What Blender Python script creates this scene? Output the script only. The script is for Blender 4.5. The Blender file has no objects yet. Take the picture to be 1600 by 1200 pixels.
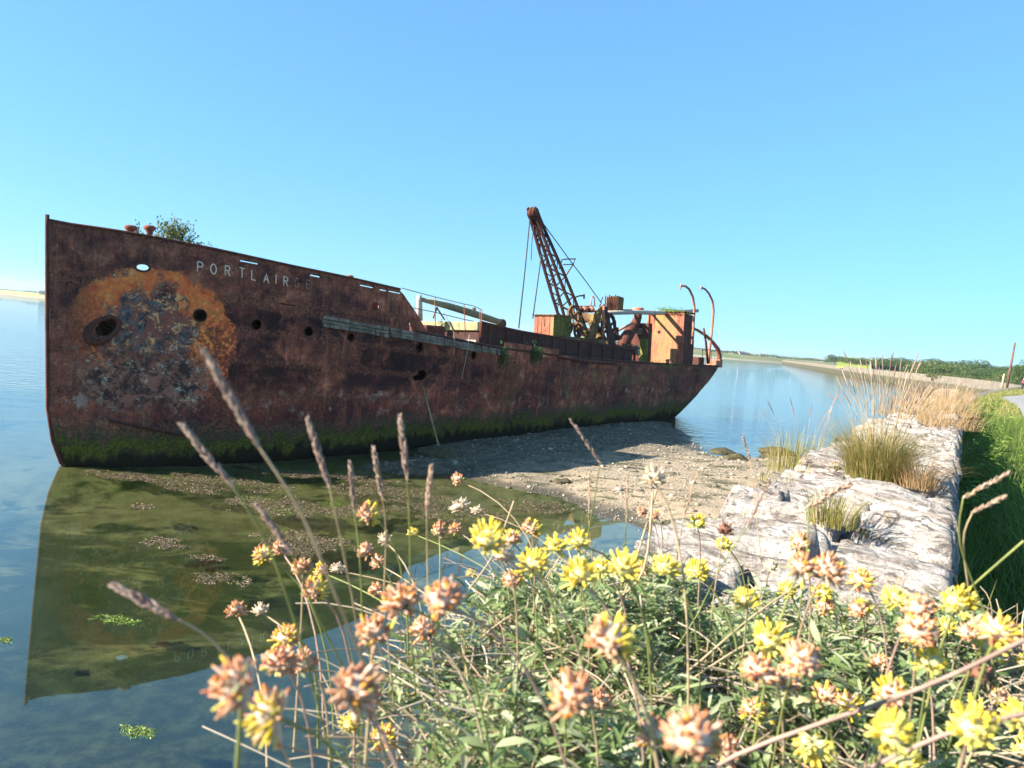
import bpy, bmesh, math, random
import numpy as np
from mathutils import Vector, Matrix, noise

# ------------------------------------------------------------------ camera
SC = bpy.context.scene
COL = SC.collection
FPX = 1150.0                                  # focal length in photo pixels (1600 wide)
ROLL = math.radians(5.0)
PITCH = math.atan(78 * math.cos(ROLL) / FPX)
CAM = Vector((0, 0, 4.5))
FW = Vector((0, math.cos(PITCH), -math.sin(PITCH)))
U0 = Vector((0, math.sin(PITCH), math.cos(PITCH)))
R0 = Vector((1, 0, 0))
CR = R0 * math.cos(ROLL) + U0 * math.sin(ROLL)
CU = -R0 * math.sin(ROLL) + U0 * math.cos(ROLL)
cd = bpy.data.cameras.new('camera')
cam = bpy.data.objects.new('camera', cd)
COL.objects.link(cam)
cd.sensor_width = 36.0
cd.lens = 36.0 * FPX / 1600.0
cd.clip_start = 0.02
cd.clip_end = 20000
cd.dof.use_dof = True
cd.dof.focus_distance = 6.5
cd.dof.aperture_fstop = 8.0
M = Matrix(((CR.x, CU.x, -FW.x, CAM.x), (CR.y, CU.y, -FW.y, CAM.y), (CR.z, CU.z, -FW.z, CAM.z), (0, 0, 0, 1)))
cam.matrix_world = M
SC.camera = cam

# ------------------------------------------------------------------ sky, sun, exposure
SUN_EL = math.radians(27.5)
SUN_H = Vector((-0.963, -0.270, 0)).normalized()      # horizontal direction towards the sun
world = bpy.data.worlds.new('World')
SC.world = world
world.use_nodes = True
wn = world.node_tree
for n_ in list(wn.nodes):
    wn.nodes.remove(n_)
sky = wn.nodes.new('ShaderNodeTexSky')
sky.sky_type = 'NISHITA'
sky.sun_disc = False
sky.sun_elevation = SUN_EL
sky.sun_rotation = math.atan2(SUN_H.x, SUN_H.y)
sky.air_density = 1.0
sky.dust_density = 0.3
sky.ozone_density = 4.0
hs = wn.nodes.new('ShaderNodeMix')               # white balance of the camera on the whole sky
hs.data_type = 'RGBA'
hs.blend_type = 'MULTIPLY'
hs.inputs[0].default_value = 1.0
hs.inputs[7].default_value = (0.225, 0.85, 1.60, 1)
bg = wn.nodes.new('ShaderNodeBackground')
bg.inputs['Strength'].default_value = 0.124
wo = wn.nodes.new('ShaderNodeOutputWorld')
wn.links.new(sky.outputs[0], hs.inputs[6])
gm = wn.nodes.new('ShaderNodeGamma')
gm.inputs[1].default_value = 0.5
wn.links.new(hs.outputs[2], gm.inputs[0])
wn.links.new(gm.outputs[0], bg.inputs['Color'])
wn.links.new(bg.outputs[0], wo.inputs['Surface'])
sl = bpy.data.lights.new('sun', 'SUN')
sl.energy = 5.0
sl.angle = math.radians(0.5)
sl.color = (1.0, 0.93, 0.82)
so = bpy.data.objects.new('sun', sl)
COL.objects.link(so)
trav = -(SUN_H * math.cos(SUN_EL) + Vector((0, 0, math.sin(SUN_EL))))
so.rotation_euler = trav.to_track_quat('-Z', 'Y').to_euler()
so.location = (-30, -10, 40)
SC.view_settings.view_transform = 'Standard'
SC.view_settings.look = 'None'
SC.view_settings.exposure = 1.8
SC.view_settings.gamma = 1.0
SC.view_settings.use_curve_mapping = False
SC.render.engine = 'CYCLES'
SC.cycles.max_bounces = 7
SC.cycles.transparent_max_bounces = 12
SC.cycles.caustics_reflective = False
SC.cycles.caustics_refractive = False

# ------------------------------------------------------------------ helpers
rnd = random.Random(7)
nrg = np.random.default_rng(11)


def ray(x, y):
    return (FW * FPX + CR * (x - 800) + CU * (600 - y)).normalized()


def onz(x, y, z=0.0):
    d = ray(x, y)
    return CAM + d * ((z - CAM.z) / d.z)


def at(x, y, depth):
    d = ray(x, y)
    return CAM + d * (depth / d.dot(FW))


def tag(o, label=None, cat=None, group=None, kind=None):
    if label: o['label'] = label
    if cat: o['category'] = cat
    if group: o['group'] = group
    if kind: o['kind'] = kind
    return o


def empty(name, loc=(0, 0, 0), parent=None):
    o = bpy.data.objects.new(name, None)
    o.empty_display_size = 0.2
    o.location = loc
    COL.objects.link(o)
    if parent: o.parent = parent
    return o


def link(name, me, parent=None):
    o = bpy.data.objects.new(name, me)
    COL.objects.link(o)
    if parent: o.parent = parent
    return o


class MB:
    def __init__(s):
        s.v = []; s.f = []; s.mi = []; s.m = 0

    def add(s, vs, fs):
        b = len(s.v)
        s.v += [tuple(p) for p in vs]
        s.f += [tuple(i + b for i in f) for f in fs]
        s.mi += [s.m] * len(fs)
        return s

    def hexa(s, c):      # 8 corners: bottom 4 ccw, top 4 ccw
        return s.add(c, [(3, 2, 1, 0), (4, 5, 6, 7), (0, 1, 5, 4), (1, 2, 6, 5), (2, 3, 7, 6), (3, 0, 4, 7)])

    def box(s, lo, hi):
        x0, y0, z0 = lo; x1, y1, z1 = hi
        return s.hexa([(x0, y0, z0), (x1, y0, z0), (x1, y1, z0), (x0, y1, z0), (x0, y0, z1), (x1, y0, z1), (x1, y1, z1), (x0, y1, z1)])

    def bar(s, p0, p1, w, h, up=(0, 0, 1)):
        p0 = Vector(p0); p1 = Vector(p1); d = (p1 - p0).normalized()
        a = d.cross(Vector(up))
        if a.length < 1e-4: a = d.cross(Vector((1, 0, 0)))
        a.normalize(); b = a.cross(d)
        a *= w / 2; b *= h / 2
        return s.hexa([p0 - a - b, p0 + a - b, p1 + a - b, p1 - a - b, p0 - a + b, p0 + a + b, p1 + a + b, p1 - a + b])

    def tube(s, pts, r, n=8, cap=True):
        pts = [Vector(p) for p in pts]
        rr = r if isinstance(r, (list, tuple)) else [r] * len(pts)
        vs = []; fs = []
        ref = None
        for i, p in enumerate(pts):
            d = (pts[min(i + 1, len(pts) - 1)] - pts[max(i - 1, 0)])
            d = d.normalized() if d.length > 1e-9 else Vector((0, 0, 1))
            if ref is None:
                ref = d.cross(Vector((0.3, 0.2, 1)))
                if ref.length < 1e-3: ref = d.cross(Vector((1, 0, 0)))
            ref = (ref - d * ref.dot(d)).normalized()
            q = d.cross(ref)
            for k in range(n):
                a = 2 * math.pi * k / n
                vs.append(p + (ref * math.cos(a) + q * math.sin(a)) * rr[i])
        for i in range(len(pts) - 1):
            for k in range(n):
                fs.append((i * n + k, i * n + (k + 1) % n, (i + 1) * n + (k + 1) % n, (i + 1) * n + k))
        if cap:
            fs.append(tuple(range(n - 1, -1, -1)))
            fs.append(tuple(range((len(pts) - 1) * n, len(pts) * n)))
        return s.add(vs, fs)

    def lathe(s, c, axis, prof, n=14):      # prof: (offset along axis, radius)
        ax = Vector(axis).normalized(); c = Vector(c)
        return s.tube([c + ax * o for o, _ in prof], [r for _, r in prof], n)

    def ring(s, c, axis, R, r, n=20, m=8, sx=1.0, up=None):
        ax = Vector(axis).normalized(); c = Vector(c)
        a = Vector(up) if up is not None else ax.cross(Vector((0.1, 0.2, 1)))
        a = (a - ax * a.dot(ax)).normalized(); b = ax.cross(a)
        vs = []; fs = []
        for i in range(n):
            t = 2 * math.pi * i / n
            rad = a * math.cos(t) * sx + b * math.sin(t)
            for k in range(m):
                p = 2 * math.pi * k / m
                vs.append(c + rad * R + (rad.normalized() * math.cos(p) + ax * math.sin(p)) * r)
        for i in range(n):
            for k in range(m):
                fs.append((i * m + k, ((i + 1) % n) * m + k, ((i + 1) % n) * m + (k + 1) % m, i * m + (k + 1) % m))
        return s.add(vs, fs)

    def mesh(s, name, mats, smooth=False, bevel=0.0):
        me = bpy.data.meshes.new(name)
        me.from_pydata([tuple(p) for p in s.v], [], s.f)
        for m in (mats if isinstance(mats, (list, tuple)) else [mats]):
            me.materials.append(m)
        if any(s.mi):
            me.polygons.foreach_set('material_index', s.mi)
        bm = bmesh.new(); bm.from_mesh(me)
        if bevel > 0:
            es = [e for e in bm.edges if len(e.link_faces) == 2 and e.calc_face_angle(0) > 0.6]
            bmesh.ops.bevel(bm, geom=es, offset=bevel, segments=1, affect='EDGES', clamp_overlap=True)
        bmesh.ops.recalc_face_normals(bm, faces=bm.faces)
        bm.to_mesh(me); bm.free()
        if smooth:
            me.polygons.foreach_set('use_smooth', [True] * len(me.polygons))
        me.update()
        return me

    def build(s, name, mats, parent=None, smooth=False, bevel=0.0):
        return link(name, s.mesh(name, mats, smooth, bevel), parent)


def fast_mesh(name, V, Fq, mat, smooth=False, mi=None):
    """V (n,3), Fq list of arrays of same-size faces."""
    me = bpy.data.meshes.new(name)
    V = np.asarray(V, dtype=np.float32)
    me.vertices.add(len(V)); me.vertices.foreach_set('co', V.ravel())
    tot = sum(f.shape[0] * f.shape[1] for f in Fq); nf = sum(f.shape[0] for f in Fq)
    me.loops.add(tot); me.polygons.add(nf)
    li = np.concatenate([f.ravel() for f in Fq]).astype(np.int32)
    ls = []; k = 0
    for f in Fq:
        ls.append(k + np.arange(f.shape[0]) * f.shape[1]); k += f.size
    me.loops.foreach_set('vertex_index', li)
    me.polygons.foreach_set('loop_start', np.concatenate(ls).astype(np.int32))
    if smooth: me.polygons.foreach_set('use_smooth', np.ones(nf, dtype=bool))
    for m in (mat if isinstance(mat, (list, tuple)) else [mat]): me.materials.append(m)
    if mi is not None: me.polygons.foreach_set('material_index', np.asarray(mi, dtype=np.int32))
    me.update(calc_edges=True); me.validate()
    return me


# ------------------------------------------------------------------ node helper
class NT:
    def __init__(s, name, rough=0.8, spec=0.3):
        s.m = bpy.data.materials.new(name); s.m.use_nodes = True
        s.t = s.m.node_tree; s.t.nodes.clear()
        s.out = s.t.nodes.new('ShaderNodeOutputMaterial')
        s.b = s.t.nodes.new('ShaderNodeBsdfPrincipled')
        s.b.inputs['Roughness'].default_value = rough
        s.b.inputs['Specular IOR Level'].default_value = spec
        s.t.links.new(s.b.outputs[0], s.out.inputs[0])

    def n(s, t, **kw):
        x = s.t.nodes.new(t)
        for k, v in kw.items(): setattr(x, k, v)
        return x

    def set(s, sock, v):
        if isinstance(v, bpy.types.NodeSocket): s.t.links.new(v, sock)
        elif isinstance(v, (tuple, list)) and len(v) == 3 and sock.type == 'RGBA': sock.default_value = (*v, 1)
        else: sock.default_value = v

    def coord(s, which='Object'): return s.n('ShaderNodeTexCoord').outputs[which]

    def pos(s): return s.n('ShaderNodeNewGeometry').outputs['Position']

    def island(s): return s.n('ShaderNodeNewGeometry').outputs['Random Per Island']

    def objrand(s): return s.n('ShaderNodeObjectInfo').outputs['Random']

    def map(s, v, scale=(1, 1, 1), loc=(0, 0, 0), rot=(0, 0, 0)):
        x = s.n('ShaderNodeMapping'); s.set(x.inputs['Vector'], v)
        x.inputs['Scale'].default_value = scale; x.inputs['Location'].default_value = loc; x.inputs['Rotation'].default_value = rot
        return x.outputs[0]

    def noise(s, v, scale=5, detail=4, rough=0.55, dist=0.0):
        x = s.n('ShaderNodeTexNoise'); s.set(x.inputs['Vector'], v)
        x.inputs['Scale'].default_value = scale; x.inputs['Detail'].default_value = detail
        x.inputs['Roughness'].default_value = rough; x.inputs['Distortion'].default_value = dist
        return x.outputs['Fac']

    def vor(s, v, scale=5, feature='F1', out='Distance', rand=1.0):
        x = s.n('ShaderNodeTexVoronoi', feature=feature); s.set(x.inputs['Vector'], v)
        x.inputs['Scale'].default_value = scale; x.inputs['Randomness'].default_value = rand
        return x.outputs[out]

    def math(s, op, a, b=0.0, c=None, clamp=False):
        x = s.n('ShaderNodeMath', operation=op, use_clamp=clamp)
        s.set(x.inputs[0], a); s.set(x.inputs[1], b)
        if c is not None: s.set(x.inputs[2], c)
        return x.outputs[0]

    def rng(s, v, a, b, c=0.0, d=1.0, smooth=True):
        x = s.n('ShaderNodeMapRange', interpolation_type='SMOOTHSTEP' if smooth else 'LINEAR')
        s.set(x.inputs['Value'], v)
        for k, q in zip(('From Min', 'From Max', 'To Min', 'To Max'), (a, b, c, d)): s.set(x.inputs[k], q)
        return x.outputs[0]

    def mix(s, f, a, b, mode='MIX'):
        x = s.n('ShaderNodeMix', data_type='RGBA', blend_type=mode)
        s.set(x.inputs[0], f); s.set(x.inputs[6], a); s.set(x.inputs[7], b)
        return x.outputs[2]

    def sep(s, v):
        x = s.n('ShaderNodeSeparateXYZ'); s.set(x.inputs[0], v); return x.outputs

    def comb(s, x_, y_, z_):
        x = s.n('ShaderNodeCombineXYZ')
        for i, q in enumerate((x_, y_, z_)): s.set(x.inputs[i], q)
        return x.outputs[0]

    def ramp(s, f, stops):
        x = s.n('ShaderNodeValToRGB'); s.set(x.inputs[0], f)
        e = x.color_ramp.elements
        while len(e) < len(stops): e.new(0.5)
        for el, (p, c) in zip(e, stops): el.position = p; el.color = (*c, 1)
        return x.outputs[0]

    def bump(s, h, strength=0.5, dist=0.02):
        x = s.n('ShaderNodeBump'); x.inputs['Strength'].default_value = strength; x.inputs['Distance'].default_value = dist
        s.set(x.inputs['Height'], h); return x.outputs[0]

    def col(s, c): s.set(s.b.inputs['Base Color'], c); return s

    def rough(s, r): s.set(s.b.inputs['Roughness'], r); return s

    def nrm(s, x): s.set(s.b.inputs['Normal'], x); return s


def plain(name, c, rough=0.8, var=0.35, scale=6.0, bump=0.0, c2=None):
    t = NT(name, rough)
    v = t.coord()
    f = t.noise(v, scale, 5)
    c2 = c2 or tuple(x * (1 - var) for x in c)
    t.col(t.mix(t.rng(f, 0.35, 0.65), c, c2))
    if bump: t.nrm(t.bump(t.noise(v, scale * 6, 4), bump, 0.01))
    return t.m


def leafmat(name, stops, trans=0.35, rough=0.55, noise_scale=0):
    t = NT(name, rough, 0.25)
    c = t.ramp(t.island(), stops)
    if noise_scale:
        c = t.mix(t.rng(t.noise(t.pos(), noise_scale, 2), 0.35, 0.65), c, t.mix(1.0, c, (0.55, 0.6, 0.5), 'MULTIPLY'))
    t.col(c)
    tr = t.n('ShaderNodeBsdfTranslucent'); t.set(tr.inputs['Color'], c)
    ms = t.n('ShaderNodeMixShader'); ms.inputs[0].default_value = trans
    t.t.links.new(t.b.outputs[0], ms.inputs[1]); t.t.links.new(tr.outputs[0], ms.inputs[2])
    t.t.links.new(ms.outputs[0], t.out.inputs[0])
    return t.m


MAT = {}

# ================================================================== SETTING
def poly_sd(px, py, poly):
    """signed distance to polygon, positive inside"""
    poly = np.asarray(poly, float)
    d = np.full(px.shape, 1e9); ins = np.zeros(px.shape, bool)
    for i in range(len(poly)):
        a = poly[i]; b = poly[(i + 1) % len(poly)]
        ex, ey = b - a
        wx, wy = px - a[0], py - a[1]
        t = np.clip((wx * ex + wy * ey) / (ex * ex + ey * ey), 0, 1)
        d = np.minimum(d, np.hypot(wx - ex * t, wy - ey * t))
        c = ((a[1] <= py) != (b[1] <= py))
        with np.errstate(divide='ignore', invalid='ignore'):
            xi = a[0] + (py - a[1]) / (b[1] - a[1] if b[1] != a[1] else 1e-9) * ex
        ins ^= (c & (px < xi))
    return np.where(ins, d, -d)


def vnoise(x, y, seed=0):
    """smooth value noise, numpy"""
    def hsh(i, j):
        n_ = (i * 374761393 + j * 668265263 + seed * 1442695041) & 0xffffffff
        n_ = ((n_ ^ (n_ >> 13)) * 1274126177) & 0xffffffff
        return ((n_ ^ (n_ >> 16)) & 0xffff) / 65535.0
    xi = np.floor(x).astype(np.int64); yi = np.floor(y).astype(np.int64)
    fx = x - xi; fy = y - yi
    fx = fx * fx * (3 - 2 * fx); fy = fy * fy * (3 - 2 * fy)
    return (hsh(xi, yi) * (1 - fx) + hsh(xi + 1, yi) * fx) * (1 - fy) + (hsh(xi, yi + 1) * (1 - fx) + hsh(xi + 1, yi + 1) * fx) * fy


def fbm(x, y, seed=0, oct=4):
    r = 0; a = 0.5
    for k in range(oct):
        r = r + a * vnoise(x * 2 ** k, y * 2 ** k, seed + k * 17); a *= 0.5
    return r


# ---- wall frame: a along the wall, o across (positive to the landward side)
WD = Vector((0.520, 0.854, 0)).normalized()
WN = Vector((WD.y, -WD.x, 0))
WTOP = 3.9
GZ = 2.9


def wp(a, o, z=WTOP):
    p = WD * a + WN * o
    return Vector((p.x, p.y, z))


def wall_ao(p):
    return p.x * WD.x + p.y * WD.y, p.x * WN.x + p.y * WN.y


# ---- seabed and beach, one sheet to the horizon
bpx = [(610, 718), (560, 733), (680, 741), (785, 755), (870, 777), (930, 801), (985, 823), (1008, 838)]
beach = [tuple(onz(x, y)[:2]) for x, y in bpx]
beach += [(wp(8, -1)[0], wp(8, -1)[1]), (wp(24, -0.8)[0], wp(24, -0.8)[1]), (wp(29, -2.0)[0], wp(29, -2.0)[1])]
beach += [tuple(onz(x, y)[:2]) for x, y in [(1240, 706), (1185, 716), (1125, 717), (1092, 697), (1062, 672), (1040, 656)]]
beach += [tuple(onz(x, y)[:2]) for x, y in [(900, 662), (700, 690)]]


def axis_coords(lo, hi, step, far):
    c = list(np.arange(lo, hi + step * 0.5, step))
    s = step; x = hi
    up = []
    while x < far: s *= 1.35; x += s; up.append(x)
    s = step; x = lo; dn = []
    while x > -far: s *= 1.35; x -= s; dn.append(x)
    return np.array(dn[::-1] + c + up)


gx = axis_coords(-24, 24, 0.25, 9000); gy = axis_coords(6, 60, 0.25, 9000)
GX, GY = np.meshgrid(gx, gy)
sd = poly_sd(GX, GY, beach)
sd = sd + (fbm(GX * 0.55, GY * 0.55, 3) - 0.47) * 2.2
nz = (fbm(GX * 0.35, GY * 0.35, 5) - 0.47)
bz = np.where(sd > 0, 0.015 + np.minimum(0.30, sd * 0.10), -0.015 - np.minimum(0.42, -sd * 0.10) - np.clip((-sd - 8) * 0.02, 0, 1.2))
near = (np.abs(GX) < 60) & (GY < 90)
bz = bz + np.where(near, nz * np.where(sd > 0, 0.16, 0.30), 0)
bz = bz + np.where(near, (fbm(GX * 2.2, GY * 2.2, 9) - 0.47) * 0.06, 0)
bz = np.where(sd < -1.0, np.minimum(bz, -0.06), bz)
_o = onz(98, 727); _ax, _ay = 0.578, 0.816
_s = (GX - _o.x) * _ax + (GY - _o.y) * _ay; _t = (GX - _o.x) * _ay - (GY - _o.y) * _ax
_hull_d = np.hypot(np.maximum(0, np.maximum(-_s, _s - 40)), np.maximum(0, np.abs(_t) - np.interp(_s, [0, 3, 6, 11, 34, 40], [0.1, 1.5, 2.1, 2.5, 2.2, 0.2])))
bz = np.maximum(bz, -0.035 - 0.16 * np.maximum(0, _hull_d - 0.25) + (fbm(GX * 1.7, GY * 1.7, 41) - .47) * .05)
ny, nx = GX.shape
idx = np.arange(nx * ny).reshape(ny, nx)
quads = np.stack([idx[:-1, :-1], idx[:-1, 1:], idx[1:, 1:], idx[1:, :-1]], -1).reshape(-1, 4)


def seabed_mat():
    t = NT('seabed_mud_gravel', 0.75, 0.4)
    p = t.pos(); z = t.sep(p)[2]
    n1 = t.noise(p, 0.55, 5, 0.6, 0.6)
    n2 = t.noise(p, 2.4, 5, 0.65)
    n3 = t.noise(p, 22, 4, 0.7)
    grav = t.ramp(t.vor(p, 26, 'F1', 'Color'), [(0.0, (0.15, 0.11, 0.07)), (0.5, (0.34, 0.26, 0.17)), (1.0, (0.54, 0.45, 0.33))])
    grav = t.mix(t.rng(n2, 0.30, 0.70), grav, (0.33, 0.25, 0.155))
    weedy = t.mix(t.rng(t.noise(t.map(p, (0.7, 1.5, 1)), 1.0, 6, 0.75, 0.5), 0.49, 0.60), grav, (0.075, 0.070, 0.028))
    wet = t.mix(t.rng(n3, 0.3, 0.7), (0.105, 0.085, 0.05), (0.05, 0.042, 0.025))
    dry = t.mix(t.rng(t.math('ADD', z, t.math('MULTIPLY', t.math('SUBTRACT', n2, 0.5), 0.12)), 0.03, 0.12), wet, weedy)
    # wet weedy mud by the hull, darkened to paint in the hull's shade
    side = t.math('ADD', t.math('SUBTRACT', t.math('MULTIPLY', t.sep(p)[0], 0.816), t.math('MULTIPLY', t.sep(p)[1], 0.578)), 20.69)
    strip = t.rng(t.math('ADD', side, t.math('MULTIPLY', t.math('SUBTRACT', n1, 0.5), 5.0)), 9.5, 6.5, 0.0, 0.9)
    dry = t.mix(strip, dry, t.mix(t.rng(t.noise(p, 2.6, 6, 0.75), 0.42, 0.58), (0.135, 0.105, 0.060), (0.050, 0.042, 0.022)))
    mud = t.mix(t.rng(n2, 0.35, 0.7), (0.23, 0.205, 0.085), (0.14, 0.125, 0.045))
    weed = t.mix(t.rng(n3, 0.3, 0.7), (0.014, 0.024, 0.006), (0.045, 0.062, 0.012))
    sub = t.mix(t.rng(t.math('ADD', n1, t.math('MULTIPLY', n2, 0.35)), 0.69, 0.82), mud, weed)
    zone = t.math('MULTIPLY', t.rng(t.math('ADD', t.sep(p)[1], t.math('MULTIPLY', t.math('SUBTRACT', n1, 0.5), 9.0)), 17.0, 14.0, 0.0, 0.95), t.rng(t.noise(t.map(p, (0.6, 1.4, 1)), 0.9, 6, 0.7, 0.6), 0.33, 0.50))
    sub = t.mix(zone, sub, weed)
    deep = t.mix(t.rng(t.sep(p)[1], 6.0, 13.0, 1.0, 0.0), sub, t.mix(t.rng(t.noise(p, 3.5, 6, 0.7), 0.42, 0.62), (0.014, 0.018, 0.012), (0.060, 0.062, 0.036)))
    c = t.mix(t.rng(z, -0.03, 0.015), deep, dry)
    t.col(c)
    t.rough(t.rng(z, 0.02, 0.12, 0.35, 0.9))
    t.nrm(t.bump(t.math('MULTIPLY', t.math('ADD', t.math('MULTIPLY', t.vor(p, 26), 0.6), n3), t.rng(z, -0.05, 0.03, 0.12, 1.0)), 0.8, 0.03))
    return t.m


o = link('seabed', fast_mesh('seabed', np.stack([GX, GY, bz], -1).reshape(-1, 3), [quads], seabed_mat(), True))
tag(o, kind='structure')


# ---- water
def water_mat():
    t = NT('sea_water'); t.t.nodes.remove(t.b)
    p = t.pos(); s = t.sep(p)
    # breeze ruffles the open water beyond the stern; the lagoon this side of the ship is still
    side = t.math('SUBTRACT', t.math('MULTIPLY', s[0], 0.816), t.math('MULTIPLY', s[1], 0.578))
    open_w = t.math('MAXIMUM', t.rng(s[1], 30, 42), t.rng(s[0], -14, -26))
    rip = t.noise(t.map(p, (1.0, 2.6, 1.0), rot=(0, 0, 0.25)), 2.2, 4, 0.55, 0.4)
    fine = t.noise(t.map(p, (1.0, 1.7, 1.0)), 7.0, 3, 0.5)
    near_w = t.math('MULTIPLY', t.rng(s[1], 29, 36), t.rng(s[1], 75, 48))
    swell = t.noise(t.map(p, (0.8, 2.8, 1.0), rot=(0, 0, 0.2)), 0.8, 3, 0.5, 0.5)
    h = t.math('ADD', t.math('MULTIPLY_ADD', t.math('MULTIPLY', swell, near_w), 0.16, t.math('MULTIPLY', t.math('MULTIPLY', rip, open_w), 0.022)), t.math('MULTIPLY', fine, t.math('MULTIPLY_ADD', open_w, 0.0012, 0.0003)))
    nb = t.n('ShaderNodeBump'); nb.inputs['Strength'].default_value = 1.0; nb.inputs['Distance'].default_value = 0.35
    t.set(nb.inputs['Height'], h)
    dt = t.n('ShaderNodeVectorMath', operation='DOT_PRODUCT')
    t.t.links.new(nb.outputs[0], dt.inputs[0]); t.t.links.new(t.n('ShaderNodeNewGeometry').outputs['Incoming'], dt.inputs[1])
    cs = t.math('SUBTRACT', 1.0, t.math('ABSOLUTE', dt.outputs['Value']), clamp=True)
    fr = t.math('MULTIPLY_ADD', t.math('POWER', cs, 3.2), 0.945, 0.055)
    gl = t.n('ShaderNodeBsdfGlossy'); gl.inputs['Roughness'].default_value = 0.015
    t.t.links.new(nb.outputs[0], gl.inputs['Normal'])
    tr = t.n('ShaderNodeBsdfTransparent'); tr.inputs['Color'].default_value = (0.80, 0.88, 0.78, 1)
    ms = t.n('ShaderNodeMixShader')
    t.t.links.new(fr, ms.inputs[0]); t.t.links.new(tr.outputs[0], ms.inputs[1]); t.t.links.new(gl.outputs[0], ms.inputs[2])
    t.t.links.new(ms.outputs[0], t.out.inputs[0])
    return t.m


m = MB()
m.add([(-9000, -300, 0), (9000, -300, 0), (9000, 9000, 0), (-9000, 9000, 0)], [(0, 1, 2, 3)])
tag(m.build('water', water_mat()), kind='structure')

# ---- land on the right: verge, road side and fields
COAST = [tuple(wp(-8, 0.0)[:2]), tuple(wp(10, 0.0)[:2]), tuple(wp(30, 0.0)[:2]), (24, 39), (40, 62), (62, 92), (85, 122), (98, 150), (109, 190), (112, 215), (122, 262), (156, 384), (206, 566)]


def turf_mat():
    t = NT('turf', 0.9, 0.2)
    p = t.pos()
    n1 = t.noise(p, 0.05, 4); n2 = t.noise(p, 1.5, 5); n3 = t.noise(p, 14, 4, 0.7)
    c = t.mix(t.rng(n1, 0.4, 0.62), (0.085, 0.12, 0.025), (0.20, 0.19, 0.06))
    c = t.mix(t.rng(n2, 0.35, 0.7), c, (0.05, 0.075, 0.015))
    c = t.mix(t.rng(n3, 0.3, 0.75), c, (0.14, 0.15, 0.045))
    t.col(c).nrm(t.bump(n3, 0.8, 0.05))
    return t.m


MAT['turf'] = turf_mat()
cols = [0, 0.4, 1, 1.6, 2.2, 3, 5, 7.5, 12, 25, 50, 100, 200, 400, 800]
LV = []; LF = []
for i, (x, y) in enumerate(COAST):
    for j, c in enumerate(cols):
        zz = GZ + min(3.0, max(0, c - 40) * 0.012)
        if c == 0: zz -= 0.02
        LV.append((x + c, y, zz))
k = len(cols)
for i in range(len(COAST) - 1):
    for j in range(k - 1):
        LF.append((i * k + j, i * k + j + 1, (i + 1) * k + j + 1, (i + 1) * k + j))
m = MB(); m.add(LV, LF)
b0 = len(LV)
m.add([(x, y, -2) for x, y in COAST] + [(x, y, GZ - 0.02) for x, y in COAST], [(i, i + 1, len(COAST) + i + 1, len(COAST) + i) for i in range(len(COAST) - 1)])
tag(m.build('ground', MAT['turf'], smooth=True), kind='structure')

# ---- road
ROADL = [tuple(wp(-8, 1.95)[:2]), tuple(wp(10, 1.95)[:2]), tuple(wp(30, 2.0)[:2]), (27.5, 39.8), (37.5, 57), (60, 84), (82, 111), (112, 138), (170, 170)]


def road_mat():
    t = NT('tarmac', 0.85, 0.3)
    p = t.pos()
    c = t.mix(t.rng(t.noise(p, 60, 4, 0.8), 0.3, 0.7), (0.17, 0.16, 0.155), (0.26, 0.25, 0.245))
    c = t.mix(t.rng(t.noise(p, 0.5, 4), 0.45, 0.7), c, (0.21, 0.20, 0.185))
    t.col(c).nrm(t.bump(t.noise(p, 90, 3), 0.4, 0.01))
    return t.m


m = MB()
L = [Vector((x, y, 0)) for x, y in ROADL]
rv = []
for i, p in enumerate(L):
    d = (L[min(i + 1, len(L) - 1)] - L[max(i - 1, 0)]).normalized()
    q = Vector((d.y, -d.x, 0))
    for w, z in ((0, 0.0), (0.05, 0.04), (2.2, 0.075), (4.35, 0.04), (4.4, 0.0)):
        rv.append((p.x + q.x * w, p.y + q.y * w, GZ + z))
m.add(rv, [(i * 5 + j, i * 5 + j + 1, i * 5 + j + 6, i * 5 + j + 5) for i in range(len(L) - 1) for j in range(4)])
tag(m.build('road', road_mat(), smooth=True), kind='structure')


# ---- far shores across the water (left bay shore, low hills behind the stern)
def hills_mat(name, a, b, c3):
    t = NT(name, 0.95, 0.1)
    p = t.pos()
    cell = t.vor(t.map(p, (1, 0.45, 0), rot=(0, 0, 0.3)), 0.017, 'F1', 'Color')
    c = t.mix(t.sep(cell)[0], a, b)
    c = t.mix(t.rng(t.noise(p, 0.03, 4), 0.5, 0.7), c, c3)
    c = t.mix(t.rng(t.sep(p)[2], 0.2, 1.4), (0.30, 0.26, 0.20), c)
    t.col(c)
    return t.m


def shore(name, prof, depth_m, mat, back=260):
    """prof: list of (px x, dist, front height, back height)"""
    m = MB(); vs = []
    n_ = 5
    for (x, D, h0, h1) in prof:
        d = ray(x, 522 + (x - 800) * 0.0875); d = Vector((d.x, d.y, 0)); d = d / d.y
        for off, z in ((0, -0.3), (6, 0.6), (14, h0), (depth_m, h1), (depth_m + back, h1 * 0.9)):
            vs.append((d.x * (D + off), D + off, z))
    m.add(vs, [(i * n_ + j, (i + 1) * n_ + j, (i + 1) * n_ + j + 1, i * n_ + j + 1) for i in range(len(prof) - 1) for j in range(n_ - 1)])
    return tag(m.build(name, mat, smooth=True), kind='structure')


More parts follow.
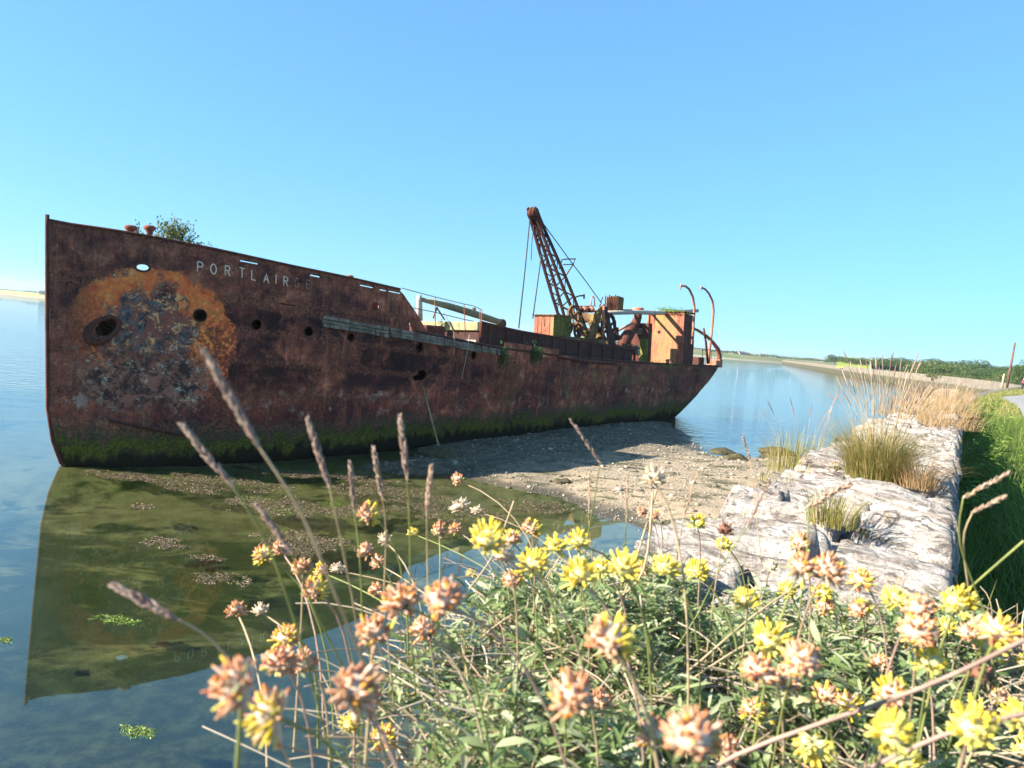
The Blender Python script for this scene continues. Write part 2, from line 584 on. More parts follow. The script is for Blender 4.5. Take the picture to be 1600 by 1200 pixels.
mt_l = hills_mat('dry_marsh_fields', (0.36, 0.29, 0.13), (0.42, 0.33, 0.15), (0.24, 0.24, 0.09))
mt_r = hills_mat('far_fields', (0.10, 0.14, 0.05), (0.22, 0.21, 0.09), (0.16, 0.13, 0.07))
shore('terrain', [(-900, 700, 1.6, 4.2), (-300, 660, 1.5, 4.2), (0, 650, 1.4, 4.3), (40, 630, 1.4, 4.3), (90, 600, 1.4, 4.2), (300, 640, 1.3, 4.3), (600, 700, 1.2, 5)], 70, mt_l)
hp = [(560, 720, 1.0, 6.0), (800, 680, 1.1, 5.5), (1000, 600, 1.1, 5.0), (1100, 560, 1.2, 4.6), (1130, 545, 1.2, 4.4), (1170, 560, 1.3, 4.2), (1215, 590, 1.3, 3.6), (1260, 640, 1.0, 3.4), (1320, 700, 1.0, 3.4), (1420, 800, 1, 4)]
shore('hills', hp, 60, mt_r, 300)
shore('hills', [(900, 1900, 1, 14), (1130, 1850, 1, 9), (1230, 1800, 1, 8), (1285, 1800, 1, 11), (1340, 1800, 1, 6), (1700, 1900, 1, 14)], 90, mt_r, 500)
fd = NT('yellow_green_crop', 0.9, 0.1)
fd.col(fd.mix(fd.rng(fd.noise(fd.pos(), 0.12, 4), 0.4, 0.65), (0.30, 0.31, 0.055), (0.22, 0.26, 0.05)))  # the field's own yellow-green
m = MB()
fpts = [at(1374, 0, 282), at(1430, 0, 268), at(1428, 0, 420), at(1378, 0, 420), at(1374, 0, 281.5), at(1430, 0, 267.5)]
m.add([(p.x, p.y, z) for p, z in zip(fpts, (3.2, 3.2, 8.2, 8.2, 2.6, 2.6))], [(0, 1, 2, 3), (4, 5, 1, 0)])
tag(m.build('field', fd.m), kind='structure')

# ================================================================== NEAR WALL
def stone_mat(name, lo, hi, lich=True):
    t = NT(name, 0.9, 0.2)
    p = t.pos(); r = t.objrand()
    # bedding runs across the wall: stretch the pattern along the across direction
    ang = math.atan2(WN.y, WN.x)
    q = t.map(p, (1, 1, 1), rot=(0, 0, -ang))
    str_ = t.noise(t.map(q, (2.4, 6.0, 8.0)), 2.4, 7, 0.72, 1.2)
    big = t.noise(p, 3.0, 4, 0.6)
    fine = t.noise(p, 46, 5, 0.75)
    c = t.mix(t.rng(str_, 0.40, 0.60), hi, lo)
    c = t.mix(t.rng(big, 0.52, 0.68), c, (0.36, 0.30, 0.25))
    spots = t.rng(t.noise(p, 15, 5, 0.75), 0.50, 0.58)
    c = t.mix(t.math('MULTIPLY', spots, 0.75), c, (0.70, 0.655, 0.60))
    crack = t.math('MULTIPLY', t.rng(t.noise(t.map(q, (3.0, 10.0, 12.0)), 2.2, 8, 0.75, 1.6), 0.53, 0.62), t.rng(big, 0.38, 0.55, 0.25, 1.0))
    c = t.mix(t.math('MULTIPLY', crack, 0.78), c, (0.075, 0.055, 0.045))
    c = t.mix(t.math('MULTIPLY', t.rng(fine, 0.54, 0.70), 0.7), c, (0.15, 0.13, 0.115))
    if lich:
        c = t.mix(t.math('MULTIPLY', t.rng(t.noise(p, 8, 4, 0.6), 0.64, 0.70), 0.65), c, (0.50, 0.35, 0.10))
    c = t.mix(t.math('MULTIPLY', r, 0.30), c, (0.45, 0.38, 0.33))
    t.col(c)
    h = t.math('ADD', t.math('MULTIPLY', str_, 1.0), t.math('ADD', t.math('MULTIPLY', fine, 0.35), t.math('MULTIPLY', crack, -0.5)))
    t.nrm(t.bump(h, 1.0, 0.06))
    return t.m


MAT['stone'] = stone_mat('lichened_stone', (0.38, 0.315, 0.265), (0.66, 0.59, 0.52))
MAT['core'] = plain('wall_core_mortar', (0.30, 0.27, 0.23), 0.95, 0.5, 5, 0.8)
wall = empty('stone_sea_wall', wp(0, -0.4, 0))
tag(wall, 'long rough stone sea wall with pale lichened capping slabs beside the grass verge', 'wall')
WOFF = wall.location.copy()


def wadd(m_, name, mat, smooth=True, parent=wall):
    m_.v = [(x - WOFF.x, y - WOFF.y, z - WOFF.z) for x, y, z in m_.v]
    return m_.build(name, mat, parent, smooth)


m = MB()
m.hexa([wp(1.5, -0.86, -1), wp(1.5, 0.03, -1), wp(31, 0.03, -1), wp(31, -0.86, -1), wp(1.5, -0.74, 3.79), wp(1.5, 0.02, 3.79), wp(31, 0.02, 3.79), wp(31, -0.74, 3.79)])
m.hexa([wp(-3, -0.62, -1), wp(-3, 0.03, -1), wp(1.5, 0.03, -1), wp(1.5, -0.86, -1), wp(-3, -0.48, 3.79), wp(-3, 0.02, 3.79), wp(1.5, 0.02, 3.79), wp(1.5, -0.72, 3.79)])
core = wadd(m, 'wall_core', MAT['core'], False)


def slab(a0, a1, o0, o1, seed, res, dz, tl, tr_, name='stone'):
    """a capping slab: rounded displaced top, skirt down the sides"""
    nu = max(4, int((o1 - o0) / res)); nv = max(4, int((a1 - a0) / res))
    r = random.Random(seed)
    sk = r.uniform(-0.06, 0.06); sk2 = r.uniform(-0.06, 0.06)
    ta = r.uniform(-0.05, 0.05); to = r.uniform(-0.04, 0.04)
    m_ = MB(); vs = []; fs = []
    hmin = min(a1 - a0, o1 - o0) / 2
    for j in range(nv + 1):
        for i in range(nu + 1):
            fu = i / nu; fv = j / nv
            oo = o0 + (o1 - o0) * fu
            aa = a0 + (a1 - a0) * fv + sk * (fu - .5) * 2 * (1 - fv) + sk2 * (fu - .5) * 2 * fv
            ed = min(fu, 1 - fu) * (o1 - o0); ea = min(fv, 1 - fv) * (a1 - a0)
            e_ = min(ed, ea)
            rim = min(e_ / 0.035, 1.0)
            n1 = noise.fractal(Vector((oo * 1.8 + seed, aa * 4.0, seed * 0.37)), 0.9, 2.1, 4)
            ter = noise.fractal(Vector((oo * 0.9 + seed * 3.1, aa * 7.0, 2.0)), 0.8, 2.0, 3)
            ter = math.floor(ter * 4.0) / 4.0 * 0.055 + ter * 0.012
            z = WTOP + dz + n1 * 0.042 + noise.fractal(Vector((oo * 14 + seed, aa * 22, seed)), 0.8, 2.2, 3) * 0.007 + ter + ta * (fv - .5) + to * (fu - .5) - (1 - math.sqrt(max(0, 1 - (1 - rim) ** 2))) * 0.10
            jo = noise.noise(Vector((aa * 6 + seed, oo * 6, 1.3))) * 0.025; ja = noise.noise(Vector((oo * 6 + seed, aa * 5, 7.7))) * 0.03
            if i == 0: oo += jo * 1.6
            if i == nu: oo += jo * tr_
            vs.append(wp(aa + ja * (1 if j in (0, nv) else 0.4), oo, z))
    W_ = nu + 1
    for j in range(nv):
        for i in range(nu):
            fs.append((j * W_ + i, j * W_ + i + 1, (j + 1) * W_ + i + 1, (j + 1) * W_ + i))
    bord = [i for i in range(W_)] + [j * W_ + nu for j in range(1, nv + 1)] + [nv * W_ + i for i in range(nu - 1, -1, -1)] + [j * W_ for j in range(nv - 1, 0, -1)]
    b = len(vs)
    for t_ in bord:
        p = vs[t_]; vs.append(Vector((p.x, p.y, WTOP - 0.125 + dz * 0.5)))
    for i in range(len(bord)):
        q = (i + 1) % len(bord)
        fs.append((bord[i], b + i, b + q, bord[q]))
    fs.append(tuple(range(b, b + len(bord))))
    m_.add(vs, fs)
    return wadd(m_, name, MAT['stone'])


a = -0.4; sn = 1
while a < 30:
    w = rnd.uniform(0.13, 0.32) if a < 12 else rnd.uniform(0.5, 1.0)
    lo = float(np.interp(a, [0.2, 0.9, 1.6, 2.2], [-0.54, -0.60, -0.78, -0.80])) + rnd.uniform(-0.06, 0.05); hi = 0.07 + rnd.uniform(-0.012, 0.012)
    k = rnd.choice([1, 2, 2, 3]) if a < 12 else 1
    cuts = [lo] + sorted(lo + (hi - lo) * (q + rnd.uniform(-0.12, 0.12)) for q in ([], [0.5], [0.33, 0.68])[k - 1]) + [hi]
    for i in range(k):
        res = 0.02 if a < 4 else (0.045 if a < 9 else 0.15)
        slab(a + 0.014, a + w - 0.014, cuts[i] + 0.016, cuts[i + 1] - 0.016, sn, res, rnd.uniform(-0.05, 0.04), 0, 0.35)
        sn += 1
    a += w
# coursed rubble on both faces
for face, o_, zr in ((1, 0.03, (2.78, 3.78)), (-1, -0.80, (0.9, 3.78))):
    z = zr[0]
    while z < zr[1] - 0.1:
        h = rnd.uniform(0.16, 0.28)
        if z + h > zr[1]: h = zr[1] - z
        a = -0.3 if face > 0 else 1.6
        amax = 9.0 if face > 0 else 5.5
        while a < amax:
            L_ = rnd.uniform(0.22, 0.55)
            pr = rnd.uniform(0.012, 0.03)
            oo = o_ if face > 0 else -0.74 - 0.12 * (3.79 - z) / 4.79
            m = MB()
            g = 0.01
            o1 = oo + face * pr
            m.hexa([wp(a + g, min(oo, o1) - 0.02, z + g), wp(a + g, max(oo, o1), z + g), wp(a + L_ - g, max(oo, o1), z + g), wp(a + L_ - g, min(oo, o1) - 0.02, z + g),
                    wp(a + g * 2, min(oo, o1) - 0.02, z + h - g), wp(a + g * 2, max(oo, o1) - 0.004, z + h - g), wp(a + L_ - g, max(oo, o1), z + h - g * 1.5), wp(a + L_ - g, min(oo, o1) - 0.02, z + h - g)])
            m.v = [(x - WOFF.x, y - WOFF.y, zz - WOFF.z) for x, y, zz in m.v]
            m.build('stone', MAT['stone'], wall, bevel=0.015)
            a += L_
        z += h

# ---- far sea wall following the bay
t = NT('far_wall_stone', 0.9, 0.2)
p_ = t.pos()
c_ = t.mix(t.rng(t.noise(p_, 0.9, 5, 0.7), 0.35, 0.65), (0.24, 0.20, 0.15), (0.15, 0.125, 0.09))
c_ = t.mix(t.rng(t.vor(p_, 2.2, 'DISTANCE_TO_EDGE'), 0.0, 0.09), (0.14, 0.12, 0.10), c_)
t.col(t.mix(t.rng(t.math('ADD', t.sep(p_)[2], t.noise(p_, 0.4, 4)), 1.9, 2.5), (0.07, 0.065, 0.035), c_))
m = MB()
FW_PTS = [tuple(wp(31, -0.3)[:2])] + [(x - 0.3, y) for x, y in COAST[3:]]
fw_top = [2.95, 2.95, 3.0, 3.1, 3.3, 3.5, 3.5, 3.4, 3.3, 3.2, 2.6]
vs = []
for i, (x, y) in enumerate(FW_PTS):
    a_ = Vector(FW_PTS[max(i - 1, 0)]); b_ = Vector(FW_PTS[min(i + 1, len(FW_PTS) - 1)])
    d = (b_ - a_).normalized(); q = Vector((d.y, -d.x))
    T = fw_top[i] if i < len(fw_top) else 2.6
    for w, z in ((-0.9, -1.5), (-0.45, T), (0.35, T + 0.02), (0.40, 1.0)):
        vs.append((x + q.x * w, y + q.y * w, z))
m.add(vs, [(i * 4 + j, (i + 1) * 4 + j, (i + 1) * 4 + j + 1, i * 4 + j + 1) for i in range(len(FW_PTS) - 1) for j in range(3)])
o = m.build('far_sea_wall', t.m)
tag(o, 'distant low beige sea wall curving along the bay to the spit', 'wall')

# ================================================================== SHIPWRECK
SP0 = onz(98, 727)
SE = Vector((0.578, 0.816, 0)).normalized()
HEEL = math.radians(3.0)
_n0 = Vector((SE.y, -SE.x, 0)); _z0 = Vector((0, 0, 1))
SNV = _n0 * math.cos(HEEL) + _z0 * math.sin(HEEL)          # towards the viewer's side
SUP = -_n0 * math.sin(HEEL) + _z0 * math.cos(HEEL)
ship = empty('shipwreck')
ship.matrix_world = Matrix(((SE.x, -SNV.x, SUP.x, SP0.x), (SE.y, -SNV.y, SUP.y, SP0.y), (SE.z, -SNV.z, SUP.z, SP0.z), (0, 0, 0, 1)))
tag(ship, 'rusting stranded steam dredger hulk with lattice crane lying on the mud', 'shipwreck')


def sl_(p):
    q = Vector(p) - SP0
    return Vector((q.dot(SE), q.dot(SNV), q.dot(SUP)))


def LT(s, t, z):
    return Vector((s, -t, z))


def SP(x, y, t):
    """pixel -> ship point on the lengthwise plane t"""
    d = ray(x, y); dl = Vector((d.dot(SE), d.dot(SNV), d.dot(SUP))); o_ = sl_(CAM)
    k_ = (t - o_.y) / dl.y
    p = o_ + dl * k_
    return Vector((p.x, -t, p.z))


def SX(x, y, s):
    """pixel -> ship point on the athwart plane s"""
    d = ray(x, y); dl = Vector((d.dot(SE), d.dot(SNV), d.dot(SUP))); o_ = sl_(CAM)
    p = o_ + dl * ((s - o_.x) / dl.x)
    return Vector((s, -p.y, p.z))


I = np.interp
def s0(z): return float(I(z, [-.8, 0, .65, 1.5, 3.8, 6.5], [.9, 0, -.23, -.37, -.43, -.48]))
def s1(z): return float(I(z, [-.8, 0, .9, 2.0, 3.0, 3.45], [37.6, 39.6, 41.4, 43.5, 45.0, 45.4]))
_bd = ([-.45, 0, .5, 1.5, 3, 5, 7, 10, 14, 34, 38, 41.3, 43, 44.2, 44.9, 45.25, 45.4], [0, .12, .5, 1.15, 1.85, 2.4, 2.7, 2.9, 3.0, 3.0, 2.95, 2.7, 2.2, 1.55, .95, .45, 0])
_bw = ([0, .4, .8, 2.8, 5.7, 10.7, 20, 30, 34, 36, 37, 38, 39, 39.6], [0, .27, .52, 1.5, 2.1, 2.45, 2.5, 2.45, 2.25, 1.95, 1.65, 1.15, .45, 0])


def bb_u(u, z):
    d = float(I(u * 45.85 - .45, *_bd)); w = float(I(u * 39.6, *_bw))
    f = min(1, max(0, z / 3.6)) ** 0.8
    b = w + (d - w) * f
    if z < 0: b *= 1 + 0.35 * z
    return b


def zd(s): return float(I(s, [-.5, 2.5, 6.3, 10.5, 14.7, 19.6, 28, 35, 46], [4.85, 4.68, 4.45, 4.11, 3.75, 3.53, 3.39, 3.35, 3.42]))
def zf(s): return float(I(s, [-.5, .75, 2.5, 5.4, 8.8, 10.6], [5.1, 4.98, 4.83, 4.71, 4.63, 4.6]))
def zt(s): return float(I(s, [-.45, 1, 2.9, 5.1, 7.65, 9.46, 10.45, 10.9], [6.37, 6.26, 6.06, 5.84, 5.67, 5.54, 4.6, zd(10.9)])) if s < 10.9 else zd(s)
def sd_u(u): return u * 45.85 - .45


def HPt(u, z, off=0.0, side=1):
    def P(u_, z_): 
        a_ = s0(z_); return Vector((a_ + u_ * (s1(z_) - a_), bb_u(u_, z_), z_))
    p = P(u, z)
    if off:
        e_ = 0.004
        a_ = P(min(u + e_, 1), z) - P(max(u - e_, 0), z); b_ = P(u, z + .05) - P(u, z - .05)
        n_ = a_.cross(b_)
        n_ = -n_ if n_.y < 0 else n_
        n_.normalize()
        p = p + n_ * off
    return LT(p.x, p.y * side, p.z)


def hull_hit(x, y, off=0.0):
    """pixel -> (u, z, point) on the near hull side"""
    d = ray(x, y); dl = Vector((d.dot(SE), d.dot(SNV), d.dot(SUP))); o_ = sl_(CAM)
    prev = None; k_ = 12.0
    while k_ < 75:
        p = o_ + dl * k_
        z = p.z; a_ = s0(z); u = (p.x - a_) / (s1(z) - a_)
        f = p.y - (bb_u(u, z) if 0 <= u <= 1 else -9)
        if prev is not None and prev > 0 >= f:
            return u, z, HPt(u, z, off)
        prev = f; k_ += 0.03
    raise ValueError((x, y))


# ---- materials of the wreck
def hull_mat():
    t = NT('hull_rust', 0.9, 0.10)
    v = t.coord(); s = t.sep(v); S_, Z_ = s[0], s[2]
    streak = t.noise(t.map(v, (2.2, 2.2, 0.16)), 1.6, 5, 0.62)
    big = t.noise(v, 0.5, 5, 0.6, 0.5)
    mid = t.noise(v, 2.1, 6, 0.68, 0.4)
    fine = t.noise(v, 14, 6, 0.72)
    c = t.ramp(mid, [(0.28, (0.055, 0.025, 0.025)), (0.43, (0.185, 0.066, 0.047)), (0.54, (0.31, 0.108, 0.068)), (0.68, (0.54, 0.22, 0.125))])
    c = t.mix(t.rng(big, 0.46, 0.62), c, t.mix(t.rng(fine, 0.35, 0.7), (0.038, 0.022, 0.026), (0.175, 0.064, 0.052)))
    c = t.mix(t.math('MULTIPLY', t.rng(streak, 0.52, 0.70), 0.65), c, (0.36, 0.17, 0.095))
    c = t.mix(t.math('MULTIPLY', t.rng(t.noise(t.map(v, (3.2, 3.2, 0.10), (4, 1, 0)), 1.3, 4), 0.58, 0.72), 0.6), c, (0.045, 0.026, 0.024))
    # olive weathering amidships
    ol = t.math('MULTIPLY', t.rng(t.noise(t.map(v, (0.35, 0.35, 0.7), (9, 0, 3)), 1.0, 3), 0.50, 0.66), t.rng(S_, 12, 16))
    c = t.mix(t.math('MULTIPLY', ol, 0.6), c, (0.22, 0.165, 0.065))
    # dark blue-black old paint on the forward flank
    dk = t.math('MULTIPLY', t.rng(t.noise(v, 0.8, 5, 0.7, 0.5), 0.44, 0.56), t.math('MULTIPLY', t.rng(S_, 2.5, 4.5), t.rng(S_, 17, 12)))
    dk = t.math('MULTIPLY', dk, t.math('MULTIPLY', t.rng(Z_, 1.8, 2.4), t.rng(Z_, 4.7, 4.3)))
    c = t.mix(t.math('MULTIPLY', dk, 0.85), c, t.mix(t.rng(fine, 0.4, 0.7), (0.020, 0.013, 0.015), (0.062, 0.036, 0.038)))
    # red lead and pale crust belt above the tide line
    belt = t.math('MULTIPLY', t.rng(Z_, 1.0, 1.35), t.rng(Z_, 2.25, 1.8))
    c = t.mix(t.math('MULTIPLY', belt, t.rng(t.noise(v, 1.5, 5, 0.7), 0.46, 0.62, 0, 0.55)), c, (0.40, 0.10, 0.06))
    c = t.mix(t.math('MULTIPLY', belt, t.rng(t.noise(t.map(v, loc=(3, 2, 1)), 2.3, 6, 0.75), 0.55, 0.65, 0, 0.75)), c, (0.50, 0.38, 0.31))
    # every plate has weathered a little differently; flaking and grit over all
    c = t.mix(1.0, c, t.ramp(t.objrand(), [(0, (0.68, 0.66, 0.68)), (0.5, (1, 1, 1)), (1, (1.28, 1.2, 1.12))]), 'MULTIPLY')
    grit = t.noise(v, 34, 5, 0.75)
    c = t.mix(t.rng(grit, 0.49, 0.60, 0, 0.75), c, t.mix(1.0, c, (0.30, 0.28, 0.30), 'MULTIPLY'))
    c = t.mix(t.rng(t.noise(t.map(v, (5, 5, 0.35), (3, 3, 0)), 2.0, 6, 0.7), 0.54, 0.64, 0, 0.5), c, t.mix(1.0, c, (0.38, 0.34, 0.34), 'MULTIPLY'))
    c = t.mix(t.rng(t.noise(t.map(v, loc=(2, 8, 5)), 7, 6, 0.78), 0.55, 0.63, 0, 0.65), c, t.mix(1.0, c, (2.2, 1.75, 1.5), 'MULTIPLY'))
    # rust lips and grime along the plate laps
    ed = t.n('ShaderNodeAttribute', attribute_name='edge').outputs['Fac']
    edn = t.math('ADD', ed, t.math('MULTIPLY', t.math('SUBTRACT', mid, 0.5), 0.35))
    c = t.mix(t.rng(edn, 0.16, 0.05, 0, 0.55), c, t.mix(t.rng(fine, 0.4, 0.6), (0.035, 0.018, 0.016), (0.34, 0.13, 0.075)))
    # painted disc on the bow
    dx = t.math('SUBTRACT', S_, 1.5); dz = t.math('DIVIDE', t.math('SUBTRACT', Z_, 3.32), 2.07)
    rx = t.math('MULTIPLY_ADD', t.math('GREATER_THAN', dx, 0.0), 0.60, 1.60)
    dx = t.math('DIVIDE', dx, rx)
    rad = t.math('SQRT', t.math('ADD', t.math('MULTIPLY', dx, dx), t.math('MULTIPLY', dz, dz)))
    disc = t.rng(t.math('ADD', rad, t.math('ADD', t.math('MULTIPLY', t.math('SUBTRACT', fine, 0.5), 0.07), t.math('MULTIPLY', t.math('SUBTRACT', t.noise(v, 2.2, 7, 0.78), 0.5), 0.42))), 1.02, 0.97)
    worn = t.noise(v, 1.25, 6, 0.7, 0.5)
    ora = t.ramp(t.noise(v, 3.2, 6, 0.7), [(0.3, (0.50, 0.085, 0.045)), (0.44, (0.90, 0.185, 0.06)), (0.58, (0.98, 0.28, 0.07)), (0.72, (1.0, 0.52, 0.18))])
    flake = t.vor(v, 9.5, 'F1')
    speck = t.rng(t.math('ADD', t.math('MULTIPLY', flake, 0.5), t.noise(v, 5, 6, 0.75, 0.5)), 0.66, 0.82)
    ora = t.mix(t.math('MULTIPLY', speck, t.rng(Z_, 4.9, 3.2, 0.15, 0.85)), ora, (0.17, 0.055, 0.035))
    # slate blue patch in the middle of the disc
    ex = t.math('DIVIDE', t.math('SUBTRACT', S_, 1.55), 1.05); ez = t.math('DIVIDE', t.math('SUBTRACT', Z_, 3.75), 1.45)
    er = t.math('ADD', t.math('SQRT', t.math('ADD', t.math('MULTIPLY', ex, ex), t.math('MULTIPLY', ez, ez))), t.math('MULTIPLY', t.math('SUBTRACT', worn, 0.5), 4.2))
    slate = t.mix(t.rng(t.noise(v, 5, 5, 0.7), 0.38, 0.66), (0.060, 0.048, 0.050), (0.16, 0.15, 0.155))
    slate = t.mix(t.rng(t.noise(v, 2.6, 6, 0.78, 0.8), 0.46, 0.53), slate, (0.30, 0.10, 0.065))
    slate = t.mix(t.rng(t.noise(t.map(v, loc=(7, 3, 1)), 3.4, 6, 0.78, 0.8), 0.54, 0.60), slate, (0.85, 0.42, 0.17))
    slate = t.mix(t.rng(t.noise(t.map(v, loc=(1, 9, 4)), 6.5, 5, 0.75, 0.6), 0.60, 0.65), slate, (0.62, 0.54, 0.40))
    paint = t.mix(t.rng(er, 1.15, 0.75), ora, slate)
    # lower half: teal and cream flakes on dark rust
    low = t.math('MULTIPLY', t.rng(t.math('ADD', Z_, t.math('MULTIPLY', t.math('SUBTRACT', worn, 0.5), 1.6)), 3.35, 2.6), t.rng(S_, 3.6, 2.6))
    paint = t.mix(low, paint, t.mix(t.rng(t.noise(v, 3.0, 7, 0.78, 0.6), 0.44, 0.56), (0.060, 0.036, 0.034), (0.34, 0.15, 0.10)))
    chip = t.math('MULTIPLY', t.rng(t.noise(t.map(v, loc=(1, 5, 2)), 4.6, 7, 0.78, 0.7), 0.555, 0.60), t.rng(t.noise(v, 1.3, 4, 0.6), 0.42, 0.52))
    chip = t.math('MULTIPLY', chip, t.rng(Z_, 3.8, 3.0))
    paint = t.mix(t.math('MULTIPLY', chip, 0.8), paint, t.mix(t.rng(t.noise(v, 3.3, 3), 0.45, 0.55), (0.40, 0.46, 0.40), (0.70, 0.57, 0.38)))
    keep = t.math('MULTIPLY', disc, t.math('MULTIPLY', t.rng(S_, -0.2, 0.7, 0.0, 1.0), t.rng(Z_, 1.25, 1.9)))
    keep = t.math('MULTIPLY', keep, t.rng(t.math('ADD', worn, t.math('MULTIPLY', fine, 0.35)), 0.53, 0.60, 0.06, 1.0))
    keep = t.math('MULTIPLY', keep, t.rng(streak, 0.60, 0.72, 1.0, 0.45))
    c = t.mix(keep, c, paint)
    # weed zone
    zz = t.math('ADD', Z_, t.math('MULTIPLY', t.math('SUBTRACT', mid, 0.5), 0.75))
    zz = t.math('ADD', zz, t.math('MULTIPLY', t.math('SUBTRACT', streak, 0.5), 1.1))
    zz = t.math('ADD', zz, t.math('MULTIPLY', t.math('SUBTRACT', t.noise(v, 0.35, 3), 0.5), 0.9))
    alg = t.mix(t.rng(fine, 0.3, 0.7), (0.030, 0.038, 0.008), (0.17, 0.19, 0.025))
    c = t.mix(t.rng(zz, 1.30, 0.90, 0, 0.75), c, t.mix(t.rng(fine, 0.4, 0.65), (0.06, 0.05, 0.035), (0.16, 0.125, 0.075)))
    c = t.mix(t.math('MULTIPLY', t.rng(zz, 0.95, 0.60, 0, 0.92), t.rng(t.math('ADD', t.noise(t.map(v, (0.5, 0.5, 1.2), (1, 1, 7)), 1.4, 5, 0.7), t.math('MULTIPLY', fine, 0.2)), 0.46, 0.64, 0.15, 1.0)), t.mix(t.rng(zz, 0.95, 0.60, 0, 0.8), c, (0.045, 0.032, 0.024)), alg)
    c = t.mix(t.rng(zz, 0.48, 0.20, 0, 0.92), c, (0.010, 0.009, 0.007))
    t.col(c)
    t.rough(t.rng(fine, 0.3, 0.7, 0.75, 0.95))
    h = t.math('ADD', t.math('MULTIPLY', fine, 0.6), t.math('ADD', mid, t.math('MULTIPLY', t.math('MULTIPLY', flake, keep), 0.5)))
    t.nrm(t.bump(h, 1.0, 0.05))
    return t.m


def rust_mat(name, a, b, c2, streaks=0.6, moss=None, scale=2.0):
    t = NT(name, 0.85, 0.12)
    v = t.coord()
    n1 = t.noise(v, scale, 6, 0.68, 0.3); fine = t.noise(v, 18, 5, 0.7)
    st = t.noise(t.map(v, (3, 3, 0.3)), 2.0, 5, 0.6)
    c = t.mix(t.rng(n1, 0.35, 0.65), a, b)
    c = t.mix(t.math('MULTIPLY', t.rng(st, 0.5, 0.68), streaks), c, c2)
    c = t.mix(t.math('MULTIPLY', t.rng(fine, 0.55, 0.7), 0.5), c, c2)
    runs = t.noise(t.map(v, (6, 6, 0.5), (2, 4, 1)), 2.2, 6, 0.75)
    c = t.mix(t.rng(runs, 0.55, 0.66, 0, 0.6), c, t.mix(1.0, c, (0.38, 0.34, 0.32), 'MULTIPLY'))
    c = t.mix(t.rng(t.noise(t.map(v, loc=(4, 1, 6)), 9, 6, 0.78), 0.57, 0.64, 0, 0.6), c, t.mix(1.0, c, (1.6, 1.5, 1.35), 'MULTIPLY'))
    if moss: c = t.mix(t.rng(t.noise(v, 1.6, 5, 0.7), 0.50, 0.60, 0, 0.75), c, moss)
    t.col(c).nrm(t.bump(t.math('ADD', fine, n1), 0.7, 0.02))
    return t.m


MAT['hull'] = hull_mat()
MAT['orange'] = rust_mat('orange_rust', (0.40, 0.155, 0.095), (0.29, 0.095, 0.055), (0.13, 0.05, 0.03), 0.7, None)
MAT['orangemoss'] = rust_mat('orange_rust_mossy', (0.38, 0.165, 0.09), (0.33, 0.17, 0.075), (0.15, 0.07, 0.03), 0.6, (0.30, 0.21, 0.075), 1.6)
MAT['dark'] = rust_mat('dark_rust', (0.13, 0.045, 0.030), (0.065, 0.027, 0.022), (0.21, 0.075, 0.04), 0.4)
MAT['black'] = rust_mat('tarred_rust', (0.042, 0.026, 0.024), (0.075, 0.034, 0.027), (0.15, 0.055, 0.035), 0.4)
MAT['mossmetal'] = rust_mat('mossy_metal', (0.19, 0.105, 0.05), (0.11, 0.055, 0.03), (0.06, 0.035, 0.022), 0.5, (0.20, 0.17, 0.05))
MAT['green'] = rust_mat('green_slime_plate', (0.10, 0.115, 0.02), (0.19, 0.17, 0.045), (0.05, 0.045, 0.018), 0.7)
MAT['pink'] = rust_mat('pale_red_rust', (0.36, 0.13, 0.085), (0.46, 0.22, 0.14), (0.20, 0.07, 0.04), 0.3)
MAT['rustmid'] = rust_mat('mid_rust', (0.30, 0.105, 0.065), (0.20, 0.065, 0.04), (0.10, 0.04, 0.03), 0.4)
MAT['jib'] = rust_mat('jib_rust', (0.075, 0.030, 0.026), (0.045, 0.022, 0.022), (0.13, 0.05, 0.03), 0.4)
MAT['greypaint'] = rust_mat('peeling_grey_paint', (0.52, 0.48, 0.44), (0.40, 0.36, 0.30), (0.28, 0.18, 0.11), 0.4)
MAT['wood'] = rust_mat('weathered_timber', (0.30, 0.27, 0.22), (0.11, 0.095, 0.075), (0.045, 0.035, 0.028), 0.85, (0.15, 0.13, 0.085), 1.2)
MAT['woodyel'] = rust_mat('lichened_timber', (0.36, 0.31, 0.17), (0.26, 0.22, 0.12), (0.11, 0.09, 0.05), 0.4)
MAT['rope'] = plain('old_wire_rope', (0.06, 0.05, 0.045), 0.9, 0.4, 8)
MAT['deck'] = rust_mat('mossy_deck', (0.16, 0.10, 0.06), (0.12, 0.11, 0.05), (0.30, 0.27, 0.20), 0.3, (0.12, 0.14, 0.04))

# ---- holes to cut in the plating: (pixel, radius m, kind)
PORTS = [(312, 493, .155), (400, 507, .150), (481, 518, .150), (547, 527, .140), (655, 543, .175), (739, 555, .15)]
cut = []      # (point, axis, mesh builder)


def cutter_cyl(p, axis, r, n=18, sx=1.0, up=None, depth=0.4):
    m_ = MB(); ax = Vector(axis).normalized()
    a_ = Vector(up) if up is not None else ax.cross(Vector((1, 0, 0.1)))
    a_ = (a_ - ax * a_.dot(ax)).normalized(); b_ = ax.cross(a_)
    vs = []
    for sgn in (-1, 1):
        for i in range(n):
            q = 2 * math.pi * i / n
            vs.append(Vector(p) + ax * depth * sgn + a_ * math.cos(q) * r * sx + b_ * math.sin(q) * r)
    m_.add(vs, [tuple(range(n))[::-1], tuple(range(n, 2 * n))] + [(i, (i + 1) % n, n + (i + 1) % n, n + i) for i in range(n)])
    return m_


def hull_normal(u, z):
    return (HPt(u, z, 0.2) - HPt(u, z, 0.0)).normalized()


